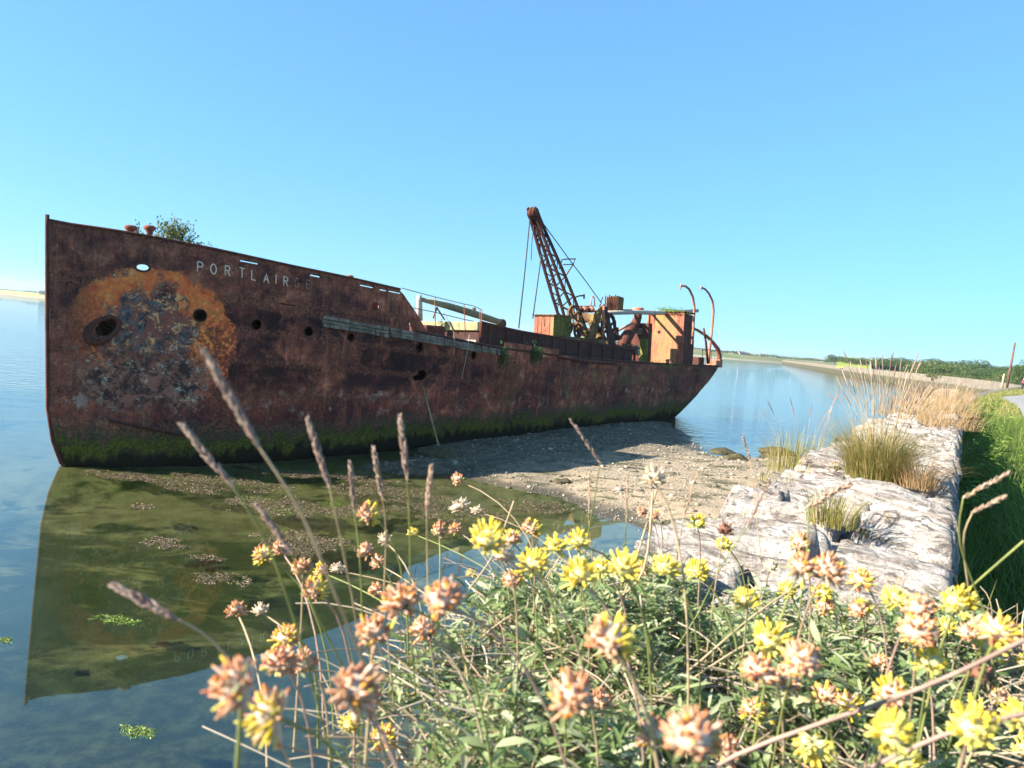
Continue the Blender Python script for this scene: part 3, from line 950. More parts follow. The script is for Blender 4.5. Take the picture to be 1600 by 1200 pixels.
port_info = []
for x, y, r in PORTS:
    u, z, p = hull_hit(x, y); n_ = hull_normal(u, z)
    port_info.append((u, z, p, n_, r)); cut.append((p, r, cutter_cyl(p, n_, r)))
u, z, p = hull_hit(222, 418); bow_hole = (u, z, p, hull_normal(u, z)); cut.append((p, .3, cutter_cyl(p, bow_hole[3], .085, 18, 1.7, (1, 0, 0))))
u, z, p = hull_hit(166, 512); hawse = (u, z, p, hull_normal(u, z)); cut.append((p, .5, cutter_cyl(p, hawse[3], .19, 20, 1.5, (0.8, 0, 0.55))))
u, z, p = hull_hit(585, 479); fair = (u, z, p, hull_normal(u, z)); cut.append((p, .3, cutter_cyl(p, fair[3], .12, 12, 1.2, (1, 0, 0))))
rr_ = random.Random(5)
u, z, p = hull_hit(655, 588); c_ = cutter_cyl(p, hull_normal(u, z), .20, 16, 1.5, (1, 0, 0.1))        # ragged rust hole
jg = [(1 + rr_.uniform(-.5, .35)) for _ in range(16)]
c_.v = [tuple(p + (Vector(q) - p) * 1.0 + Vector(((Vector(q) - p).x * (jg[i % 16] - 1), 0, (Vector(q) - p).z * (jg[i % 16] - 1)))) for i, q in enumerate(c_.v)]
cut.append((p, .35, c_))
for (x0, x1, y0, y1, h) in [(374, 401, 404.5, 409.5, .055), (483, 498, 427, 430, .06),   (561, 581, 442.5, 446.5, .055), (592, 602, 449.5, 451.5, .05), (606, 624, 452, 455.5, .055), (436, 461, 471, 475, .04)]:
    ua, za, pa = hull_hit(x0, y0 + 3); ub, zb, pb = hull_hit(x1, y1 + 3)
    n_ = hull_normal((ua + ub) / 2, za)
    q = (pb - pa); q = q.normalized(); w = n_.cross(q).normalized()
    h *= .62
    m_ = MB(); j1, j2 = rr_.uniform(.6, 1.3), rr_.uniform(.6, 1.3)
    m_.hexa([pa - n_ * .3 - w * h / 2 * j1, pb - n_ * .3 - w * h / 2, pb + n_ * .3 - w * h / 2, pa + n_ * .3 - w * h / 2 * j1,
             pa - n_ * .3 + w * h / 2, pb - n_ * .3 + w * h / 2 * j2, pb + n_ * .3 + w * h / 2 * j2, pa + n_ * .3 + w * h / 2])
    cut.append(((pa + pb) / 2, (pb - pa).length / 2, m_))
cut_objs = []
for p, r, m_ in cut:
    cut_objs.append((p, r, m_.mesh('cutter', MAT['dark'])))

# ---- inner shell
shell = MB()
UU = sorted(set([i / 80 for i in range(81)] + [0.002, 0.005, 0.009, 0.016, 0.02, 0.032, 0.965, 0.972, 0.98, 0.985, 0.99, 0.993, 0.996, 0.998]))
NZ = 14
holes = [(p, r) for p, r, _ in cut if r > .05]
for side in (1, -1):
    vs = []; fs = []
    for u in UU:
        sdv = sd_u(u)
        top = (zd(sdv) - 0.02) if side > 0 else max(zt(sdv), zd(sdv))
        for j in range(NZ + 1):
            z = -0.8 + (top + 0.8) * j / NZ
            vs.append(HPt(u, z, -0.035 if 0.003 < u < 0.997 else 0, side))
    for i in range(len(UU) - 1):
        for j in range(NZ):
            f = (i * (NZ + 1) + j, (i + 1) * (NZ + 1) + j, (i + 1) * (NZ + 1) + j + 1, i * (NZ + 1) + j + 1)
            if side < 0:
                c_ = (vs[f[0]] + vs[f[1]] + vs[f[2]] + vs[f[3]]) / 4; q_ = sl_(CAM); q_ = LT(*q_); d_ = (bow_hole[2] - q_).normalized(); w_ = c_ - q_
                if (w_ - d_ * w_.dot(d_)).length < .30 and c_.z > 5: continue
            if side > 0:
                c_ = (vs[f[0]] + vs[f[1]] + vs[f[2]] + vs[f[3]]) / 4
                if any((c_ - p).length < 0.34 + r * 0.6 for p, r in holes): continue
            fs.append(f)
    shell.add(vs, fs)
hull = shell.build('hull', MAT['hull'], ship, True)

# ---- outer plates, overlapping in and out strakes
FR = [None, .21, .43, .64, .84, 1.0]


def zrow(k, sdv):
    return -0.8 if k == 0 else FR[k] * zd(sdv)


def plate(u0, u1, f0, f1, off, th=0.016, nu=8, nz_=4, parent=None, name='hull_plate'):
    vs = []; fs = []
    for layer in (0, 1):
        for i in range(nu + 1):
            u = u0 + (u1 - u0) * i / nu
            if u1 > 0.99: u = u0 + (u1 - u0) * (1 - (1 - i / nu) ** 2)
            if u0 < 0.001: u = u0 + (u1 - u0) * (i / nu) ** 1.5
            a_, b_ = f0(sd_u(u)), f1(sd_u(u))
            for j in range(nz_ + 1):
                z = a_ + (b_ - a_) * j / nz_
                wob = noise.noise(Vector((u * 60, z * 1.1, off * 90))) * 0.020
                vs.append(HPt(u, z, (off + wob) if layer else off - th))
    W_ = nz_ + 1; N_ = (nu + 1) * W_
    for i in range(nu):
        for j in range(nz_):
            q = (i * W_ + j, (i + 1) * W_ + j, (i + 1) * W_ + j + 1, i * W_ + j + 1)
            fs.append(q); fs.append(tuple(x + N_ for x in q[::-1]))
    ring_ = [i * W_ for i in range(nu + 1)] + [nu * W_ + j for j in range(1, W_)] + [i * W_ + nz_ for i in range(nu - 1, -1, -1)] + [j for j in range(nz_ - 1, 0, -1)]
    for i in range(len(ring_)):
        q = ring_[(i + 1) % len(ring_)]
        fs.append((ring_[i], q, q + N_, ring_[i] + N_))
    m_ = MB(); m_.add(vs, fs)
    o_ = m_.build(name, MAT['hull'], parent or hull)
    Lw = abs(u1 - u0) * 46
    at_ = o_.data.attributes.new('edge', 'FLOAT', 'POINT')
    hh_ = abs(f1(sd_u((u0 + u1) / 2)) - f0(sd_u((u0 + u1) / 2)))
    at_.data.foreach_set('value', [min(min(i, nu - i) / nu * Lw, min(j, nz_ - j) / nz_ * hh_) for _ in (0, 1) for i in range(nu + 1) for j in range(nz_ + 1)])
    lo = Vector([min(v[i] for v in vs) for i in range(3)]); hi = Vector([max(v[i] for v in vs) for i in range(3)])
    hit = [c for c in cut_objs if all(lo[i] - c[1] < c[0][i] < hi[i] + c[1] for i in range(3))]
    if hit:
        tmp = []
        for p, r, me in hit:
            c_ = link('cutter', me); tmp.append(c_)
            md = o_.modifiers.new('b', 'BOOLEAN'); md.operation = 'DIFFERENCE'; md.solver = 'EXACT'; md.object = c_
            c_.matrix_world = ship.matrix_world
        bpy.context.view_layer.update()
        dg = bpy.context.evaluated_depsgraph_get()
        nm = bpy.data.meshes.new_from_object(o_.evaluated_get(dg))
        o_.modifiers.clear()
        if len(nm.polygons) > 10: o_.data = nm
        for c_ in tmp: bpy.data.objects.remove(c_)
    return o_


bpy.context.view_layer.update()
edges = [0, 0.055, 0.15, 0.25, 0.35, 0.45, 0.55, 0.65, 0.75, 0.85, 0.94, 1.0]
for k in range(5):
    sh = 0.03 * (k % 2)
    E_ = [0] + [min(e + sh, 0.985) for e in edges[1:-1]] + [1.0]
    for i in range(len(E_) - 1):
        ov = 0.0012
        plate(E_[i], E_[i + 1] + (ov if i < len(E_) - 2 else 0), lambda s, k=k: zrow(k, s) - (0.03 if k else 0), lambda s, k=k: zrow(k + 1, s), 0.012 + 0.022 * (k % 2) + 0.006 * (i % 2), nu=16 if i in (0, 1, len(E_) - 2) else 12, nz_=6)
# forecastle plating
ue = [0, (1.9 + .45) / 45.85, (4.7 + .45) / 45.85, (7.4 + .45) / 45.85, (10.85 + .45) / 45.85]
for i in range(4):
    plate(ue[i], ue[i + 1] + (0.001 if i < 3 else 0), lambda s: zf(s) - 0.05 if s < 9.9 else zd(s) - 0.02, lambda s: max(zt(s), zd(s) + 0.0), 0.032 + 0.004 * (i % 2), nu=14, nz_=5)
# plate strip between main sheer and forecastle seam
for i in range(4):
    plate(ue[i], ue[i + 1] - (0.0 if i < 3 else 0.02), lambda s: zd(s) - 0.03, lambda s: zf(s) + 0.01, 0.014 + 0.004 * (i % 2), nu=14, nz_=2)
# remnant of waist bulwark
plate((15.5 + .45) / 45.85, (19.7 + .45) / 45.85, lambda s: zd(s) - 0.55, lambda s: zd(s) + 0.30, 0.036, nu=8, nz_=3)

# stem bar
m = MB()
zs = np.linspace(-0.8, 6.52, 26)
m.tube([LT(s0(z) - 0.02, 0, z) for z in zs], [0.05] * 26, 8)
m.build('stem_bar', MAT['dark'], hull, True)
# portholes: rims
for u, z, p, n_, r in port_info:
    m = MB(); m.ring(p + n_ * 0.035, n_, r * 1.10, r * 0.13, 22, 7)
    m.build('porthole_rim', MAT['dark'], hull, True)
m = MB(); m.ring(bow_hole[2] + bow_hole[3] * 0.05, bow_hole[3], .105, .03, 22, 7, 1.65, (1, 0, 0)); m.build('fairlead_rim', MAT['dark'], hull, True)
m = MB(); m.ring(fair[2] + fair[3] * 0.045, fair[3], .125, .02, 16, 6, 1.2, (1, 0, 0)); m.build('fairlead_rim', MAT['dark'], hull, True)
# hawse pipe lip: a thick flared oval casting, heavier below
m = MB(); pts = []; rad = []
ax = hawse[3]; a_ = Vector((0.80, 0, 0.55)); a_ = (a_ - ax * a_.dot(ax)).normalized(); b_ = ax.cross(a_)
for i in range(25):
    q = 2 * math.pi * i / 24
    lowf = 0.5 - 0.5 * math.cos(q)       # 1 towards the lower forward end
    pts.append(hawse[2] + a_ * (math.cos(q) * .36 - 0.16 * lowf) + b_ * math.sin(q) * (.235 + 0.04 * lowf) + ax * (0.05 + 0.07 * lowf))
    rad.append(0.045 + 0.055 * lowf)
m.tube(pts, rad, 10, False)
m.build('hawse_lip', MAT['dark'], hull, True)
m = MB(); q_ = fair[2] - fair[3] * .18; m.bar(q_ + Vector((-.3, 0, .06)), q_ + Vector((.3, 0, .03)), .02, .26, (0, 0, 1)); m.build('fairlead_blocker', MAT['dark'], hull)  # plate added behind the fairlead to block bright sky in the hole
# gunwale rails (near and far) and deck edge stringer
for side in (1, -1):
    m = MB(); pts = []
    for i in range(60):
        u = (i / 59) ** 1.3 * (9.9 / 45.85)
        s_ = sd_u(u); z = zt(s_)
        pts.append(HPt(u, z, 0.02 if u > 0.002 else 0, side) + Vector((0, 0, 0.015)))
    m.tube(pts, 0.045, 8); m.build('gunwale_rail', MAT['dark'], hull, True)
m = MB()
for side in (1, -1):
    pts = [HPt(u, zd(sd_u(u)), 0.02, side) + Vector((0, 0, 0.02)) for u in np.linspace(10.7 / 45.85, 1.0, 70)]
    m.tube(pts, 0.055, 6)
m.build('deck_edge_bar', MAT['black'], hull, True)


# decks
def deck(name, s_a, s_b, zfun, n=50, mat=None):
    m = MB(); vs = []
    for i in range(n + 1):
        s_ = s_a + (s_b - s_a) * i / n
        u = (s_ + .45) / 45.85; z = zfun(s_)
        b_ = max(0.02, bb_u(min(u, 0.999), z) - 0.03)
        for k_ in (-1, -.5, 0, .5, 1): vs.append(LT(s_, b_ * k_, z + 0.06 * (1 - k_ * k_) + noise.noise(Vector((s_ * 2, k_ * 3, 0))) * 0.03))
    m.add(vs, [(i * 5 + j, (i + 1) * 5 + j, (i + 1) * 5 + j + 1, i * 5 + j + 1) for i in range(n) for j in range(4)])
    return m.build(name, mat or MAT['deck'], ship, True)


deck('main_deck', 9.2, 45.3, lambda s: zd(s) - 0.10, 70)
deck('forecastle_deck', -.3, 9.7, lambda s: zf(s) + 0.05, 30)
m = MB(); m.add([LT(9.7, -2.8, 3.9), LT(9.7, 2.75, 3.9), LT(9.7, 2.75, zf(9.7) + .1), LT(9.7, -2.8, zf(9.7) + .1)], [(0, 1, 2, 3)])
m.build('forecastle_bulkhead', MAT['dark'], ship)

# ---- name on the bow: raised strokes following the plating
GLY = {'P': [[(0, 0), (0, 1)], [(0, 1), (.45, 1), (.6, .88), (.6, .66), (.45, .52), (0, .52)]],
       'O': [[(.35 + .35 * math.cos(a), .5 + .5 * math.sin(a)) for a in np.linspace(0, 2 * math.pi, 17)]],
       'R': [[(0, 0), (0, 1)], [(0, 1), (.45, 1), (.6, .88), (.6, .68), (.45, .54), (0, .54)], [(.3, .54), (.65, 0)]],
       'T': [[(.35, 0), (.35, 1)], [(0, 1), (.7, 1)]], 'L': [[(0, 1), (0, 0), (.55, 0)]],
       'A': [[(0, 0), (.35, 1), (.7, 0)], [(.14, .36), (.56, .36)]], 'I': [[(.1, 0), (.1, 1)]],
       'G': [[(.66, .85), (.5, .98), (.3, 1), (.1, .85), (0, .5), (.1, .15), (.3, 0), (.5, .02), (.66, .15), (.66, .45), (.42, .45)]],
       'E': [[(.55, 1), (0, 1), (0, 0), (.55, 0)], [(0, .52), (.45, .52)]]}


def letter_mat(name, wear, col):
    t = NT(name, 0.7)
    v = t.coord()
    t.col(t.mix(t.rng(t.noise(v, 9, 5, 0.7), wear, wear + 0.12), (0.20, 0.09, 0.065), col))
    return t.m


lm = [letter_mat('letter_paint', 0.30, (0.78, 0.60, 0.46)), letter_mat('letter_paint_worn', 0.44, (0.44, 0.32, 0.27)), letter_mat('letter_paint_faded', 0.46, (0.36, 0.20, 0.15))]
LET = [('P', 308, 416.5, 0), ('O', 328.5, 419.5, 0), ('R', 350.5, 422.5, 0), ('T', 373, 425.5, 0), ('L', 391.5, 429.5, 0), ('A', 410.5, 434, 0), ('I', 428.5, 436, 0), ('R', 441.5, 439, 0), ('G', 459, 441, 1), ('E', 477, 444, 2)]
for ch, x, yc, w in LET:
    u0_, z0_, p0_ = hull_hit(x, yc)
    H_ = 0.27
    m = MB()
    for st in GLY[ch]:
        pts = []
        for i in range(len(st) - 1):
            for q in np.linspace(0, 1, 4)[(0 if i == 0 else 1):]:
                gx_ = st[i][0] + (st[i + 1][0] - st[i][0]) * q; gy_ = st[i][1] + (st[i + 1][1] - st[i][1]) * q
                pts.append((gx_, gy_))
        pp = []
        for gx_, gy_ in pts:
            du = gx_ * H_ * 0.78 / 46.0 * 0.95
            pp.append(HPt(u0_ + du, z0_ - H_ / 2 + gy_ * H_ - gx_ * H_ * 0.12, 0.046))
        m.tube(pp, 0.019, 6)
    m.build('letter', lm[w], hull, True)

# ---- rubbing strake of old timber (separate baulks, split and broken)
for (x0, x1, h, y_off, off) in [(503, 604, .34, 0.0, .06), (607, 690, .30, 0.0, .06), (692, 748, .26, 0.02, .05), (750, 786, .22, 0.02, .05)]:
    m = MB()
    ya = lambda x: 492 + (x - 503) * (545 - 492) / (770 - 503.)
    ua, _, _ = hull_hit(x0, ya(x0) + 6); ub, _, _ = hull_hit(x1, ya(x1) + 6)
    for lay in range(3):
        zlo, zhi = [(0, .30), (.36, .62), (.70, 1.0)][lay]
        n_ = 14; vs = []; fs = []
        for i in range(n_ + 1):
            u = ua + (ub - ua) * i / n_; zt_ = zd(sd_u(u)) - 0.02 - y_off
            jit = noise.noise(Vector((u * 90, lay * 5, h))) * 0.02
            dd = off + 0.07 + noise.noise(Vector((u * 60, lay * 9, 3))) * 0.035 - 0.02 * lay - (0.06 if noise.noise(Vector((u * 140, lay * 4.3, 9))) > .28 else 0)
            for o_, zz in ((0.02, zt_ - h * (1 - zlo)), (dd, zt_ - h * (1 - zlo) + jit), (dd, zt_ - h * (1 - zhi) + jit), (0.02, zt_ - h * (1 - zhi))):
                vs.append(HPt(u, zz, o_))
        for i in range(n_):
            for j in range(4): fs.append((i * 4 + j, (i + 1) * 4 + j, (i + 1) * 4 + (j + 1) % 4, i * 4 + (j + 1) % 4))
        fs += [(0, 1, 2, 3), tuple(n_ * 4 + q for q in (3, 2, 1, 0))]
        m.add(vs, fs)
    m.build('rubbing_strake', MAT['wood'], hull)
# long iron bar low on the bow, and small pipe aft on the deck edge
_, _, p1 = hull_hit(170, 656, 0.06); _, _, p2 = hull_hit(232, 669, 0.09); _, _, p3 = hull_hit(297, 682, 0.07)
m = MB(); m.tube([p1, p2, p3], 0.035, 8); m.build('bilge_bar', MAT['black'], hull, True)
m = MB(); m.tube([SP(872, 557, 3.05), SP(905, 563, 3.05), SP(962, 568, 3.05)], 0.09, 8); m.build('deck_pipe', MAT['dark'], ship, True)

# ---- hopper coaming amidships
ctop = [(750, 504), (795, 515), (820, 520), (870, 528), (930, 537), (988, 547)]
for side, t_ in ((1, 2.0), (-1, -2.0)):
    m = MB(); pts = [SP(x, y, 2.0) for x, y in ctop]
    vs = []
    for p in pts:
        for dt, z in ((0, zd(p.x) - 0.15), (0, p.z), (-0.10 * side, p.z), (-0.10 * side, zd(p.x) - 0.15)):
            vs.append(LT(p.x, t_ + dt, z))
    k = len(pts)
    m.add(vs, [(i * 4 + j, (i + 1) * 4 + j, (i + 1) * 4 + (j + 1) % 4, i * 4 + (j + 1) % 4) for i in range(k - 1) for j in range(4)] + [(0, 1, 2, 3), tuple((k - 1) * 4 + q for q in (3, 2, 1, 0))])
    co = m.build('hopper_coaming', MAT['black'], ship)
    m = MB(); m.tube([LT(p.x, t_ + 0.03 * side, p.z + 0.03) for p in pts], 0.05, 6); m.build('coaming_flange', MAT['dark'], co)
    for i in range(11):
        s_ = pts[0].x + 0.6 + i * 1.25
        if s_ > pts[-1].x: break
        zt_ = float(I(s_, [p.x for p in pts], [p.z for p in pts]))
        m = MB(); m.box((s_ - .025, min(-(t_ + .09 * side), -(t_ + .001 * side)), zd(s_) - .1), (s_ + .025, max(-(t_ + .09 * side), -(t_ + .001 * side)), zt_ - .05)); m.build('stiffener', MAT['dark'], co)
sA = SP(750, 504, 2.0)
m = MB(); m.box((sA.x - .14, -2.0, sA.z - .34), (sA.x + .04, 2.1, sA.z + .02)); m.build('end_beam', MAT['woodyel'], ship, bevel=.02)
m = MB(); m.box((sA.x - .02, -1.98, zd(sA.x) - .1), (sA.x + .03, 1.98, sA.z - .30)); m.build('end_plate', MAT['black'], ship)
m = MB(); m.box((sA.x - .09, -1.9, zd(sA.x) - .1), (sA.x - .03, 1.0, zd(sA.x) + .30)); m.build('white_panel', MAT['greypaint'], ship, bevel=.01)
sB = SP(988, 547, 2.0)
m = MB(); m.box((sB.x - .05, -1.98, zd(sB.x) - .1), (sB.x, 1.98, sB.z)); m.build('end_plate', MAT['black'], ship)

# ---- forward of the hopper: boom, post, low casing, rails
m = MB(); m.tube([SP(656, 501, -.4), SP(655, 470, -.4), SP(655, 461, -.4)], [.13, .13, .10], 12); m.build('post', MAT['greypaint'], ship, True)
m = MB()
bp = [SP(659, 468, -.3), SP(700, 478, -.3), SP(740, 490, -.3), SP(786, 505, -.3)]
m.tube([bp[0], bp[0].lerp(bp[1], .5), bp[1], bp[2], bp[2].lerp(bp[3], .7), bp[3]], [.09, .12, .15, .17, .15, .13], 10)
boom = m.build('boom', MAT['woodyel'], ship, True)
m = MB(); m.lathe(bp[3] - Vector((.15, 0, .05)), (0, 1, .1), [(-.16, .05), (-.14, .24), (-.05, .26), (.05, .26), (.14, .24), (.16, .05)], 12); m.build('boom_sheave', MAT['mossmetal'], boom, True)
m = MB(); m.bar(SP(740, 488, -.25), SP(741, 481, -.25), .12, .12); m.build('boom_lug', MAT['dark'], boom); m = MB(); m.bar(SP(682, 480, .0), SP(695, 500, .2), .05, .05); m.bar(SP(683, 480, .0), SP(677, 497, .2), .05, .05); m.build('boom_crutch', MAT['dark'], boom)
m = MB()
q0, q1 = SP(652, 498, 2.0), SP(689, 511, 2.0)
m.box((q0.x, -2.5, zd(11) - .1), (q1.x - .3, -.6, q0.z - .22)); m.build('low_casing', MAT['dark'], ship, bevel=.03)
rail_t = 2.86
tops = [(628, 450), (655, 457.5), (680, 464), (702, 469.5), (725, 475), (740, 478), (752, 484)]
m = MB(); m.tube([SP(x, y, rail_t) for x, y in tops], .013, 6)
rail = m.build('rail', MAT['dark'], ship, True)
m = MB(); m.tube([SP(x, y, rail_t) for x, y in [(640, 480), (660, 484), (680, 488), (725, 499), (740, 502)]], .014, 6); m.build('lower_rail', MAT['dark'], rail, True)
for (xa, ya_, xb, yb) in [(680, 463.5, 680, 514), (725, 474.5, 727, 523), (753, 483.5, 751, 529), (750, 484, 750, 529)]:
    m = MB(); m.tube([SP(xa, ya_, rail_t), SP(xb, yb, rail_t)], .017, 6); m.build('stanchion', MAT['rustmid'], rail, True)
for pts in ([(700, 503), (708, 516), (710, 530), (709, 556)], [(690, 482), (700, 500), (707, 515)], [(733, 523), (731, 545), (727, 565), (721, 592)]):
    m = MB()
    pp = [SP(x, y, 3.08) for x, y in pts]
    m.tube(pp, .010, 5); m.build('hanging_rope', MAT['greypaint'], ship, True)


# ---- mooring bitts on the forecastle and deck
def mushroom(name, base, h, r):
    m = MB()
    m.lathe(base, (0, 0, 1), [(0, r * .95), (.05 * h, r * .95), (.10 * h, r * .62), (.5 * h, r * .55), (.66 * h, r * .75), (.8 * h, r * 1.25), (.92 * h, r * 1.3), (h, r * .9), (h * 1.02, .01)], 16)
    return m.build(name, MAT['rustmid'], ship, True)


for x in (204, 233.5):
    pb = SP(x, 372, 0.55 if x < 210 else .75); mushroom('bitt', pb - Vector((0, 0, .12)), .46, .125)
m = MB(); a_ = SP(186, 368, .6); b_ = SP(252, 378, .8); m.bar(a_ + Vector((0, 0, -.05)), b_ + Vector((0, 0, -.05)), .35, .12); m.build('bitt_base', MAT['rustmid'], ship, bevel=.02)
pb = SP(547, 437, 2.55); mushroom('bitt', pb - Vector((0, 0, .12)), .26, .085)

# ---- crane house (corrugated box ahead of the crane)
c00 = SX(835, 493, 22.3); c01 = SX(866, 491, 22.3)
y0_, y1_ = c00.y, c01.y          # y grows away from viewer
zt_ = max(c00.z, c01.z) - .03; zb_ = SX(850, 529, 22.3).z - .1
m = MB(); m.box((22.33, y1_, zb_), (24.0, y0_, zt_ - .02)); house = m.build('crane_house', MAT['green'], ship)
nb_ = 5
for i in range(nb_):
    ya_ = y1_ + (y0_ - y1_) * i / nb_; yb_ = y1_ + (y0_ - y1_) * (i + 1) / nb_
    m = MB(); m.box((22.30 - .012 * (i % 2), ya_ + .008, zb_ + .02), (22.345, yb_ - .008, zt_ - .05)); m.build('panel', MAT['orange'] if i else MAT['orangemoss'], house, bevel=.01)
m = MB()
m.hexa([LT(22.2, -y1_ + .1, zt_ - .03), LT(22.2, -y0_ - .1, zt_ - .03), LT(24.1, -y0_ - .1, zt_ + .0), LT(24.1, -y1_ + .1, zt_ + .0), LT(22.2, -y1_ + .1, zt_ + .02), LT(22.2, -y0_ - .1, zt_ + .02), LT(24.1, -y0_ - .1, zt_ + .07), LT(24.1, -y1_ + .1, zt_ + .07)])
m.build('roof', MAT['mossmetal'], house)
m = MB(); m.box((21.6, -1.9, zb_ - .12), (30.5, 1.9, zb_ - .01)); m.build('crane_platform', MAT['dark'], ship)
for s_ in (22.5, 23.6, 25.2, 26.9, 28.7, 30.2):
    m = MB(); m.box((s_ - .05, -1.75, zd(s_) - .1), (s_ + .05, -1.65, zb_ - .1)); m.build('platform_leg', MAT['dark'], ship)

# ---- lattice jib
foot = SP(900, 521, 0); tip = SP(834, 336, 0)
jd = (tip - foot).normalized(); jt = Vector((0, 1, 0)); jn = jd.cross(jt).normalized()
JL = (tip - foot).length


def jp(f, a_, b_):
    w = .60 * (1 - f) + .17 * f; h = (.20 + .12 * math.sin(math.pi * min(1, f * 1.1))) * (1 - .35 * f)
    return foot + jd * (JL * f) + jt * (w * a_) + jn * (h * b_)


jib = empty('crane_jib', (0, 0, 0), ship)
for a_ in (-1, 1):
    for b_ in (-1, 1):
        m = MB(); pts = [jp(f, a_, b_) for f in np.linspace(0, 1, 9)]
        for i in range(8): m.bar(pts[i], pts[i + 1] + (pts[i + 1] - pts[i]) * .02, .13, .11, jn)
        m.build('chord', MAT['jib'], jib)
fs_ = [0.02, .12, .22, .31, .40, .48, .56, .64, .72, .80, .88, .96]
for i in range(len(fs_) - 1):
    f0, f1 = fs_[i], fs_[i + 1]
    for b_ in (-1, 1):
        m = MB()
        if (i + (b_ > 0)) % 2: m.bar(jp(f0, -1, b_), jp(f1, 1, b_), .07, .035, jn)
        else: m.bar(jp(f0, 1, b_), jp(f1, -1, b_), .07, .035, jn)
        m.build('brace', MAT['jib'], jib)
    for a_ in (-1, 1):
        m = MB()
        if i % 2: m.bar(jp(f0, a_, -1), jp(f1, a_, 1), .045, .03, jt)
        else: m.bar(jp(f0, a_, 1), jp(f1, a_, -1), .045, .03, jt)
        m.build('brace', MAT['jib'], jib)
    if 3 < i < 10:
        m = MB(); q = jp(f1, -1, 1) ; m.bar(q, q + jn * .16 + jt * -.05, .04, .04); m.build('rung_stub', MAT['dark'], jib)
m = MB()
for k_ in (-1, 1): m.hexa([jp(.90, k_ * .9, -1.3), jp(.90, k_ * 1.2, -1.3), jp(.90, k_ * 1.2, 1.3), jp(.90, k_ * .9, 1.3), jp(1.03, k_ * .9, -1.8), jp(1.03, k_ * 1.4, -1.8), jp(1.03, k_ * 1.4, 1.6), jp(1.03, k_ * .9, 1.6)])
m.build('head_plate', MAT['dark'], jib)
for k_, r_ in ((-.13, .27), (0.02, .30), (.16, .25)):
    m = MB(); c_ = tip + jt * k_ + jd * .12; m.lathe(c_, jt, [(-.05, .05), (-.05, r_), (-.02, r_ * .86), (.02, r_ * .86), (.05, r_), (.05, .05)], 16); m.build('head_sheave', MAT['dark'], jib, True)
m = MB()
for k_ in (-1, 1):
    m.bar(tip + jt * .2 * k_ + jd * .1, tip + jt * .22 * k_ + jd * .42, .05, .2, jn)
m.build('head_bracket', MAT['mossmetal'], jib)
m = MB()
m.tube([SP(874, 420, .1), SP(878, 406, .1), SP(882, 405, .1), SP(899, 404.5, .1), SP(895, 414, .1), SP(884, 431, .1)], .035, 6)
m.tube([SP(880, 413.5, .1), SP(896, 413, .1)], .03, 6)
m.build('lamp_bracket', MAT['dark'], jib, True)
for pts, r_ in (([(828, 342), (820, 425), (810.5, 513)], .030), ([(846, 398), (839, 450), (832.5, 498)], .030), ([(834, 352), (831, 380), (830, 406)], .018)):
    m = MB(); m.tube([SP(x, y, .1) for x, y in pts], r_, 6); m.build('hoist_rope', MAT['rope'], jib, True)
m = MB(); m.tube([SP(844, 343, 0), SP(853, 355, 0), SP(890, 406, 0), SP(918, 443, 0), SP(940, 474, 0)], .028, 6); m.build('topping_rope', MAT['rope'], jib, True)


# ---- winch and crane machinery behind the jib foot
def gear(name, c, axis, R, w, mat, spokes=6):
    m = MB(); ax_ = Vector(axis).normalized()
    a_ = ax_.cross(Vector((0.2, 0.1, 1))).normalized(); b_ = ax_.cross(a_)
    n_ = 28; vs = []; fs = []
    for i in range(n_):
        q = 2 * math.pi * i / n_; d_ = a_ * math.cos(q) + b_ * math.sin(q)
        ro = R * (1.0 if i % 2 else .94)
        for r_, w_ in ((ro, -w), (ro, w), (R * .78, w), (R * .78, -w)): vs.append(c + d_ * r_ + ax_ * w_)
    for i in range(n_):
        for j in range(4): fs.append((i * 4 + j, ((i + 1) % n_) * 4 + j, ((i + 1) % n_) * 4 + (j + 1) % 4, i * 4 + (j + 1) % 4))
    m.add(vs, fs)
    for i in range(spokes):
        q = 2 * math.pi * i / spokes + .3; d_ = a_ * math.cos(q) + b_ * math.sin(q)
        m.bar(c, c + d_ * R * .8, w * 1.4, R * .12, ax_)
    m.lathe(c, ax_, [(-w * 1.8, .01), (-w * 1.8, R * .2), (w * 1.8, R * .2), (w * 1.8, .01)], 10)
    return m.build(name, mat, winch, False)


winch = empty('winch', (0, 0, 0), ship)
T = (0, 1, 0)
gear('gear_wheel', SP(896, 494, .75), T, .62, .06, MAT['mossmetal'])
gear('gear_wheel', SP(903, 517, .95), T, .40, .06, MAT['dark'], 5)
gear('gear_wheel', SP(889, 512, 1.0), T, .34, .05, MAT['black'], 5)
gear('gear_wheel', SP(951, 512, 1.1), T, .85, .07, MAT['black'])
gear('gear_wheel', SP(940, 500, .2), T, .60, .06, MAT['mossmetal'])
d0, d1 = SX(906, 496, 28.0), SX(933, 498, 28.0)
m = MB(); ax_ = (d1 - d0).normalized(); L_ = (d1 - d0).length
m.lathe(d0, ax_, [(0, .05), (0, .42), (.05, .42), (.06, .30), (L_ * .5, .27), (L_ - .06, .30), (L_ - .05, .42), (L_, .42), (L_, .05)], 18); m.build('rope_drum', MAT['mossmetal'], winch, True)
d0, d1 = SX(906, 517, 28.2), SX(932, 520, 28.2)
m = MB(); ax_ = (d1 - d0).normalized(); L_ = (d1 - d0).length
m.lathe(d0, ax_, [(0, .05), (0, .36), (.05, .36), (.06, .22), (L_ - .06, .22), (L_ - .05, .36), (L_, .36), (L_, .05)], 16); m.build('rope_drum', MAT['black'], winch, True)
